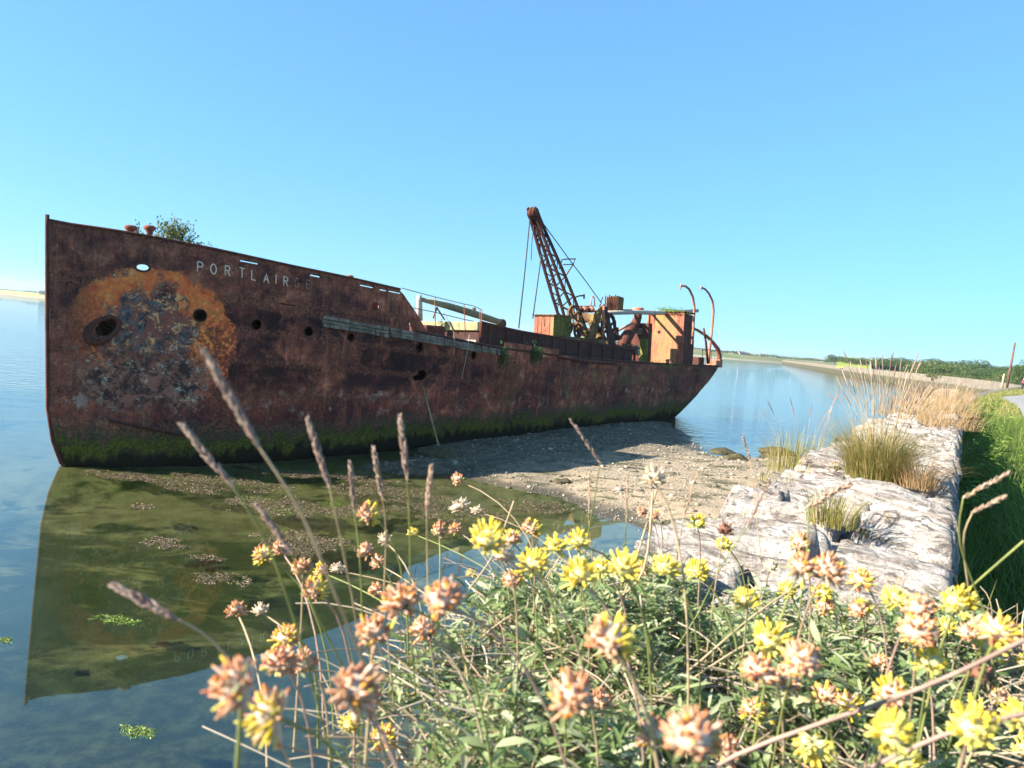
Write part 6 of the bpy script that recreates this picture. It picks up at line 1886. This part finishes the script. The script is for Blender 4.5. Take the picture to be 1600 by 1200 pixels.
CROWNS = [crown_mesh('crown', 100 + i, 26, 4200, .042, MAT['crown'] if i < 3 else MAT['crownpale']) for i in range(5)]
tm = MB(); tm.tube([(0, 0, -.1), (.03, .02, .25), (.0, .05, .6)], [.05, .04, .02], 7)
for q in ((.3, .1, .7), (-.25, .2, .75), (.05, -.3, .8)): tm.tube([(.01, .03, .4), tuple(v * .6 for v in q[:2]) + (.55,), q], [.025, .015, .006], 5)
TRUNK = tm.mesh('trunk', MAT['bark'], True)


def bush(name, label, group, c, w, h, var, cat='bush', rot=0.0):
    rt = empty(name, c)
    o1 = link('crown', CROWNS[var], rt); o1.scale = (w, w, h); o1.rotation_euler = (0, 0, rot)
    if cat == 'tree': o1.location = (0, 0, h * .12)
    o2 = link('trunk', TRUNK, rt); o2.scale = (w, w, h * 1.1)
    tag(rt, label, cat, group)


br = random.Random(17)
# field hedge and trees along the skyline on the right
for i in range(20):
    x = 1300 + i * 17 + br.uniform(-5, 5); D = 330 + br.uniform(-20, 40) - i * 5
    p = at(x, 600, D); hpx = (br.uniform(15, 23) if i > 3 else br.uniform(10, 13)) + (6 if i in (13, 14, 18) else 0)
    hm = hpx / FPX * D
    bush('skyline_tree', 'dark skyline tree in the row behind the field and hedge', 'trees along the skyline', Vector((p.x, p.y, 4.4)), hm * 1.6, hm * .72, br.choice([0, 1, 2]), 'tree', br.uniform(0, 6))
for i in range(30):
    x = 1420 + i * 6.9 + br.uniform(-3, 3); D = 225 - i * 2.2 + br.uniform(-12, 12)
    p = at(x, 600, D); hm = br.uniform(19, 25) / FPX * D
    bush('hedge_bush', 'rounded green bush in the thick hedge behind the far sea wall', 'bushes of the hedge', Vector((p.x + 3, p.y, GZ - .1)), hm * 1.7, hm * .75, br.choice([0, 1, 2, 0, 3]), 'bush', br.uniform(0, 6))
for i in range(12):
    x = 1440 + i * 14 + br.uniform(-5, 5); D = 190 - i * 3.2
    p = at(x, 600, D); hm = br.uniform(9, 14) / FPX * D
    bush('hedge_bush', 'low pale shrub along the foot of the hedge', 'shrubs at the foot of the hedge', Vector((p.x + 2, p.y, GZ - .1)), hm * .95, hm * .65, br.choice([3, 4, 0]), 'bush', br.uniform(0, 6))
p = at(1590, 600, 150)
bush('roadside_tree', 'isolated taller tree behind the leaning utility pole', None, Vector((p.x, p.y, GZ)), 1.8, 4.6, 2, 'tree')
for (x, D, hp_, v) in ((1322, 330, 14, 1), (1336, 320, 16, 0), (1352, 315, 15, 2)):
    p = at(x, 600, D); hm = hp_ / FPX * D
    bush('shore_bush', ['dark bush at the spit end of the tree row', 'broad green bush next along the tree row from the spit', 'bush beside the yellow field on its seaward side'][(1, 0, 2).index(v) if v in (1, 0, 2) else 0], 'bushes by the spit', Vector((p.x, p.y, 2.8)), hm * .7, hm * .5, v, 'bush')


def hedge_stuff(name, label, pts, n, hmin, hmax):
    """far-off hedgerow that reads as one mass"""
    P = np.array(pts); t = nrg.uniform(0, len(P) - 1.001, n); i = t.astype(int); f = (t - i)[:, None]
    c = P[i] * (1 - f) + P[i + 1] * f
    prof = hmin + (hmax - hmin) * np.clip(fbm(t * 5.0, t * 0 + .3, 8) * 1.6 - .3, 0, 1) ** 1.4
    c[:, 2] += prof * nrg.random(n) ** .6; c[:, :2] += nrg.normal(0, 1.2, (n, 2))
    a = nrg.normal(0, 1, (n, 3)); a /= np.linalg.norm(a, axis=1, keepdims=True); b = np.cross(a, nrg.normal(0, 1, (n, 3))); b /= np.linalg.norm(b, axis=1, keepdims=True)
    s = nrg.uniform(.3, .8, (n, 1))
    V = np.stack([c - a * s, c + b * s * .6, c + a * s, c - b * s * .6], 1).reshape(-1, 3)
    o_ = link(name, fast_mesh(name, V, [np.arange(n * 4).reshape(-1, 4)], MAT['crown']))
    tag(o_, label, 'hedgerow', kind='stuff')


def ridge_pts(xs, D, z): return [tuple(at(x, 522 + (x - 800) * .0875, D)[:2]) + (z,) for x in xs]


hedge_stuff('hedgerow', 'thin dark hedgerow on the low shore at left', ridge_pts(range(-700, 300, 40), 725, 4.0), 5000, .6, 2.2)
hedge_stuff('hedgerow', 'distant hedgerows on the low hill behind the stern', ridge_pts(range(700, 1330, 30), 640, 4.0), 6000, .5, 3.4)
hedge_stuff('hedgerow', 'dense dark hedgerow behind the yellow field', ridge_pts(range(1350, 1660, 20), 345, 3.0), 9000, 2.4, 5.0)
hedge_stuff('hedgerow', 'farthest blue hedgerow near the spit', ridge_pts(range(1180, 1420, 30), 1900, 7.0), 3000, .8, 6)

# ---- far houses
def house(x, D, z, w, d, h, label, rot):
    p = at(x, 522 + (x - 800) * .0875, D); rt = empty('farmhouse', (p.x, p.y, z)); rt.rotation_euler = (0, 0, rot)
    m = MB(); m.box((-w / 2, -d / 2, 0), (w / 2, d / 2, h)); m.add([(-w / 2, -d / 2, h), (-w / 2, d / 2, h), (-w / 2, 0, h + d * .4), (w / 2, -d / 2, h), (w / 2, d / 2, h), (w / 2, 0, h + d * .4)], [(0, 1, 2), (3, 5, 4)]); m.build('wall', MAT['white'], rt)
    m = MB(); m.add([(-w / 2 - .2, -d / 2 - .3, h - .1), (w / 2 + .2, -d / 2 - .3, h - .1), (w / 2 + .2, 0, h + d * .42), (-w / 2 - .2, 0, h + d * .42), (w / 2 + .2, d / 2 + .3, h - .1), (-w / 2 - .2, d / 2 + .3, h - .1)], [(0, 1, 2, 3), (3, 2, 4, 5)]); rf = m.build('roof', MAT['slate'], rt)
    m = MB(); m.box((w * .3, -.4, h + d * .2), (w * .3 + .7, .4, h + d * .42 + 1)); m.build('chimney', MAT['white'], rf)
    for k in range(3):
        m = MB(); xx_ = -w * .32 + k * w * .32; m.box((xx_ - .5, -d / 2 - .04, 1.0), (xx_ + .5, -d / 2 + .02, 2.2)); m.build('window', MAT['slate'], rt)
    tag(rt, label, 'house')


MAT['white'] = plain('whitewash', (.42, .42, .41), .8, .1, 2)
MAT['slate'] = plain('slate_roof', (.10, .10, .12), .7, .2, 2)
house(1158, 640, 3.6, 5.5, 4, 1.7, 'white farmhouse on the far shore right of the stern', .3)
house(1167, 650, 3.6, 4.5, 3.5, 1.6, 'smaller white house beside the farmhouse on the far shore', -.2)
house(1147, 660, 3.8, 4.5, 3.5, 1.6, 'white cottage nearest the stern on the far shore', .1)
house(1190, 660, 3.6, 4.5, 3.5, 1.5, 'pale house among hedges farther along the far shore', .4)
house(67, 660, 3.3, 5, 4, 1.7, 'grey house on the low left shore beside the ship bow', .2)

# ---- plants on the wreck
def clump_on_ship(name, label, p, n, r, L, mat, cat, stems=0, hang=0.0):
    w = ship.matrix_world @ p
    rt = empty(name, w)
    q = nrg.normal(0, 1, (n, 3)) * np.array(r); q[:, 2] += hang
    d = nrg.normal(0, 1, (n, 3)); d[:, 2] += .3
    link('leaves', leaves_mesh('leaves', q, d, nrg.uniform(L * .6, L * 1.2, n), nrg.uniform(L * .3, L * .5, n), mat, .2, .3), rt)
    paths = []
    for i in range(max(stems, 4)):
        t_ = Vector((fr_.gauss(0, r[0] * .7), fr_.gauss(0, r[1] * .7), r[2] * 1.2)) + Vector((0, 0, hang))
        paths.append(bez(Vector((t_.x * .2, t_.y * .2, -.35 if stems else 0)), Vector((t_.x * .3, t_.y * .3, t_.z * .6)), t_, 6))
    link('stems', tubes_mesh('stems', paths, [.012 if stems else .006] * len(paths), MAT['bark']), rt)
    tag(rt, label, cat)


clump_on_ship('bow_shrub', 'leafy shrub growing on the forecastle behind the twin bitts', SP(272, 366, -.4), 1300, (.27, .24, .20), .10, MAT['crownpale'], 'shrub', 9)
clump_on_ship('bow_shrub', 'small sprig growing between the twin bitts on the bow', SP(216, 361, .2), 60, (.07, .07, .10), .08, MAT['crownpale'], 'shrub', 3)
clump_on_ship('bow_shrub', 'low end of the forecastle shrub trailing aft', SP(304, 382, -.4), 110, (.20, .15, .07), .10, MAT['crownpale'], 'shrub', 4)
_, _, p = hull_hit(781, 557, .08); clump_on_ship('hull_fern', 'green fern sprouting below the timber end on the hull side', p, 420, (.20, .06, .22), .12, MAT['fern'], 'fern')
_, _, p = hull_hit(831, 553, .10); clump_on_ship('hull_fern', 'green fern with yellowing top hanging over the waist plate', p, 340, (.22, .07, .20), .12, MAT['fern'], 'fern')
_, _, p = hull_hit(966, 577, .06); clump_on_ship('hull_fern', 'tiny weed tuft under the deck edge toward the stern', p, 80, (.14, .04, .18), .08, MAT['fern'], 'fern')
p = SP(1040, 484, .9); clump_on_ship('roof_weeds', 'moss and weeds growing on the roof of the tall deckhouse', Vector((36.7, p.y, kz + .18)), 700, (.42, .85, .09), .13, MAT['weed'], 'weeds')
p = SP(1000, 560, 1.9); clump_on_ship('deck_weeds', 'green weeds on the deck before the tall deckhouse', Vector((p.x, p.y, zd(p.x) + .05)), 260, (1.2, .35, .08), .12, MAT['weed'], 'weeds')
p = SP(690, 511, 2.2); clump_on_ship('deck_weeds', 'small green plant by the stanchion ahead of the hopper', p, 60, (.10, .10, .14), .10, MAT['fern'], 'weeds')

# ---- utility pole, marker post, walker
def world_pole(name, label, base, H, r, mat, lean=0.0):
    m = MB(); b = Vector(base)
    m.tube([b + Vector((0, 0, -.3)), b + Vector((lean * .5, 0, H * .5)), b + Vector((lean, 0, H))], [r, r * .9, r * .7], 10)
    o_ = m.build(name, mat, None, True)
    tag(o_, label, 'pole'); return o_


MAT['polewood'] = plain('creosoted_pole', (.17, .085, .06), .85, .4, 1.2, .4)
MAT['postwood'] = plain('pale_post', (.45, .36, .24), .9, .4, 2)
pb = onz(1573, 606, GZ)
world_pole('utility_pole', 'tall brown wooden utility pole leaning right beside the road bend', pb, 7.0, .19, MAT['polewood'], .35)
pb2 = pb + Vector((-.55, .3, 0))
world_pole('marker_post', 'short pale wooden post at the foot of the utility pole', pb2, 2.1, .17, MAT['postwood'], .08)

# walker in pink at the right border
wb = onz(1598, 611, GZ + .05)
person = empty('person', wb)
person.rotation_euler = (0, 0, .5)


def skin(name, V, E_, R_, mat, parent):
    me = bpy.data.meshes.new(name); me.from_pydata(V, E_, []); o_ = link(name, me, parent)
    md = o_.modifiers.new('skin', 'SKIN'); 
    for i, r in enumerate(R_): me.skin_vertices[0].data[i].radius = (r, r)
    me.skin_vertices[0].data[0].use_root = True
    sb = o_.modifiers.new('sub', 'SUBSURF'); sb.levels = 1; sb.render_levels = 1
    me.materials.append(mat)
    return o_


MAT['skin'] = plain('skin', (.55, .33, .24), .6, .1, 5); MAT['pinkcloth'] = plain('pink_jacket', (.70, .10, .17), .8, .2, 8); MAT['darkcloth'] = plain('dark_trousers', (.03, .03, .04), .9, .2, 8); MAT['hair'] = plain('dark_hair', (.05, .03, .02), .7, .2, 20)
V = [(0, 0, .95), (0, 0, 1.2), (0, 0, 1.42), (0, 0, 1.5), (0, .01, 1.60), (0, .02, 1.72), (-.18, 0, 1.40), (-.25, .03, 1.15), (-.22, .14, .95), (.18, 0, 1.40), (.25, -.03, 1.15), (.22, .1, .95), (-.09, 0, .9), (-.10, .10, .50), (-.10, .05, .08), (-.10, .2, .03), (.09, 0, .9), (.10, -.08, .50), (.10, -.22, .10), (.10, -.10, .03)]
E2 = [(0, 1), (1, 2), (2, 3), (3, 4), (4, 5), (2, 6), (6, 7), (7, 8), (2, 9), (9, 10), (10, 11), (0, 12), (12, 13), (13, 14), (14, 15), (0, 16), (16, 17), (17, 18), (18, 19)]
skin('body', V, E2, [.13, .13, .12, .055, .09, .075, .06, .045, .035, .06, .045, .035, .085, .06, .04, .035, .085, .06, .04, .035], MAT['skin'], person)
skin('jacket', [V[i] for i in (0, 1, 2, 6, 7, 8, 9, 10, 11)], [(0, 1), (1, 2), (2, 3), (3, 4), (4, 5), (2, 6), (6, 7), (7, 8)], [.16, .155, .14, .075, .06, .045, .075, .06, .045], MAT['pinkcloth'], person)
skin('trousers', [V[i] for i in (0, 12, 13, 14, 16, 17, 18)], [(0, 1), (1, 2), (2, 3), (0, 4), (4, 5), (5, 6)], [.14, .10, .075, .055, .10, .075, .055], MAT['darkcloth'], person)
skin('hair', [(0, -.03, 1.62), (0, -.01, 1.73)], [(0, 1)], [.085, .085], MAT['hair'], person)
tag(person, 'person in pink top and dark trousers walking on the road at the far right', 'person')

# ================================================================== SHORE DETAIL
def weedmat(name, stops):
    t = NT(name, .6, .4); t.col(t.ramp(t.island(), stops)); return t.m


MAT['wrack'] = weedmat('bladderwrack', [(0, (.030, .020, .010)), (.45, (.105, .072, .036)), (.8, (.24, .17, .095)), (1, (.38, .29, .17))])
MAT['ulva'] = weedmat('green_algae', [(0, (.05, .08, .012)), (.6, (.14, .20, .025)), (1, (.26, .33, .05))])


def raft(name, label, x, y, rx, ry, n, mat, kind=None, cat='seaweed', size=(.010, .040), zr=.03):
    c = onz(x, y); ex = (onz(x + rx, y + rx * .0875) - c); ey = (onz(x, y + ry) - onz(x, y - ry)) * .5
    n = int(n * 2.6); N2 = n * 3
    a_ = nrg.uniform(-1, 1, (N2, 2)); rr = a_[:, 0] ** 2 + a_[:, 1] ** 2
    f = fbm(a_[:, 0] * 3.2 + x, a_[:, 1] * 2.2 + y, 5)
    k = (rr < 1) & (f > .30 + .26 * rr)
    a_ = a_[k][:n]; n2 = len(a_)
    p = np.array(ex)[None] * a_[:, :1] + np.array(ey)[None] * a_[:, 1:]
    p[:, 2] = nrg.uniform(-.015, zr, n2) * nrg.random(n2)
    th = nrg.uniform(0, 6.28, n2); d = np.stack([np.cos(th), np.sin(th), nrg.uniform(-.25, .45, n2)], 1)
    L = nrg.uniform(size[0], size[1], n2) * 1.6
    me = leaves_mesh(name, p, d, L, L * .22, mat, .15, .35)
    o_ = link(name, me); o_.location = c
    tag(o_, label, cat, None, kind)
    return o_


for i, (x, y, rx, ry, n, lab) in enumerate([(185, 743, 62, 7, 1500, 'flat brown weed raft on the water close under the bow'), (225, 792, 22, 6, 500, 'small brown weed raft left of the long weed bank'), (257, 848, 40, 10, 900, 'brown weed clump alone in the olive shallows'),
                                            (420, 790, 95, 17, 3600, 'broad tan weed bank lying at the edge of the calm shallows'), (480, 852, 95, 24, 3200, 'dark brown weed bank behind the half yellow flower'), (330, 757, 150, 15, 4600, 'long tan weed bank parallel to the bow plating'),
                                            (620, 772, 110, 14, 3600, 'grey-brown weed bank reaching from the mud into the shallows'), (700, 800, 90, 16, 2400, 'dark weed bank behind the crossing bare stems'), (560, 800, 60, 12, 1800, 'weed bank left of the topmost flower heads'), (830, 790, 70, 10, 1500, 'wet weed strip at the edge of the gravel bar'),
                                            (345, 905, 50, 12, 500, 'dark submerged weed clump right of the green algae'), (325, 872, 30, 5, 280, 'faint weed fleck in the middle of the shallows'), (520, 744, 190, 10, 4200, 'dark weed fringe along the foot of the hull')]):
    raft('seaweed_raft', lab, x, y, rx, ry, n, MAT['wrack'])
for (x, y, rx, ry, n, lab) in [(180, 968, 40, 7, 420, 'bright green algae tuft in the hull reflection'), (405, 780, 42, 5, 420, 'yellow-green algae streak on the tan weed bank'), (440, 797, 30, 5, 260, 'lower green algae streak on the tan weed bank'), (522, 787, 16, 5, 220, 'small vivid green algae patch beside the straight spike'),
                               (215, 1142, 34, 8, 300, 'pale green algae clump near the bottom left'), (845, 752, 16, 3, 150, 'green algae spot on the gravel bar'), (8, 1000, 14, 4, 120, 'green algae scrap at the left border')]:
    raft('green_algae', lab, x, y, rx, ry, n, MAT['ulva'], cat='algae', size=(.01, .04), zr=.006)

# pebbles on the bar, one loose mass
t = NT('pebble', .85, .3); t.col(t.ramp(t.island(), [(0, (.07, .06, .05)), (.4, (.18, .15, .11)), (.85, (.30, .25, .19)), (1, (.46, .41, .34))]))
MAT['pebble'] = t.m
ico = bmesh.new(); bmesh.ops.create_icosphere(ico, subdivisions=1, radius=1); iv = np.array([v.co[:] for v in ico.verts]); if_ = np.array([[v.index for v in f.verts] for f in ico.faces]); ico.free()


def zbed(x, y):
    ix = np.clip(np.searchsorted(gx, x) - 1, 0, nx - 2); iy = np.clip(np.searchsorted(gy, y) - 1, 0, ny - 2)
    fx = (x - gx[ix]) / (gx[ix + 1] - gx[ix]); fy = (y - gy[iy]) / (gy[iy + 1] - gy[iy])
    return (bz[iy, ix] * (1 - fx) + bz[iy, ix + 1] * fx) * (1 - fy) + (bz[iy + 1, ix] * (1 - fx) + bz[iy + 1, ix + 1] * fx) * fy


N_ = 9000
bx = np.array([p[0] for p in beach]); by = np.array([p[1] for p in beach])
qx = nrg.uniform(bx.min(), bx.max(), N_ * 3); qy = nrg.uniform(by.min(), by.max(), N_ * 3)
k = zbed(qx, qy) > -.02; qx, qy = qx[k][:N_], qy[k][:N_]; n = len(qx)
sz = nrg.uniform(.012, .045, n) * np.where(nrg.random(n) < .04, 2.5, 1)
V = iv[None] * sz[:, None, None] * nrg.uniform(.6, 1.3, (n, 1, 3)) * np.array([1, 1, .55]) + np.stack([qx, qy, zbed(qx, qy) + sz * .15], 1)[:, None]
o = link('pebbles', fast_mesh('pebbles', V.reshape(-1, 3), [(if_[None] + (np.arange(n) * len(iv))[:, None, None]).reshape(-1, 3)], MAT['pebble']))
tag(o, 'loose pebbles scattered over the gravel bar', 'pebbles', kind='stuff')
# weed-hung stones
for (x, y, s_, lab) in [(1150, 722, .34, 'dark weedy stone on the sunlit bar near the waterline'), (878, 758, .18, 'low dark weed-covered stone on the gravel bar'), (690, 716, .5, 'dark weed mound at the foot of the leaning pole'), (1212, 711, .5, 'weedy rock at the water edge by the wall'), (1130, 705, .4, 'weedy rock awash right of the stern shadow')]:
    p = onz(x, y, .05); bm = bmesh.new(); bmesh.ops.create_icosphere(bm, subdivisions=3, radius=s_)
    for v in bm.verts:
        f = 1 + .45 * noise.fractal(v.co * 3 / s_ * .4 + Vector((x, y, 0)), .8, 2, 4); v.co = Vector((v.co.x * f * 1.5, v.co.y * f * 1.1, v.co.z * f * .55))
    me = bpy.data.meshes.new('rock'); bm.to_mesh(me); bm.free(); me.polygons.foreach_set('use_smooth', [True] * len(me.polygons))
    me.materials.append(plain('weedy_rock', (.045, .04, .018), .8, .6, 9, .8, (.10, .08, .035)))
    o = link('weedy_rock', me); o.location = (p.x, p.y, float(zbed(np.array([p.x]), np.array([p.y]))[0]) + s_ * .1); tag(o, lab, 'rock')

# ================================================================== AIR
hz = bpy.data.materials.new('sea_haze'); hz.use_nodes = True
hn = hz.node_tree; hn.nodes.clear()
ho = hn.nodes.new('ShaderNodeOutputMaterial'); pv = hn.nodes.new('ShaderNodeVolumePrincipled')
pv.inputs['Color'].default_value = (0.80, 0.90, 1.0, 1); pv.inputs['Density'].default_value = 0.00018; pv.inputs['Anisotropy'].default_value = 0.2
hn.links.new(pv.outputs[0], ho.inputs['Volume'])
m = MB(); m.box((-2600, -400, -4), (2600, 3200, 40))
tag(m.build('haze', hz), 'thin pale sea haze over the whole bay', 'haze', kind='stuff')
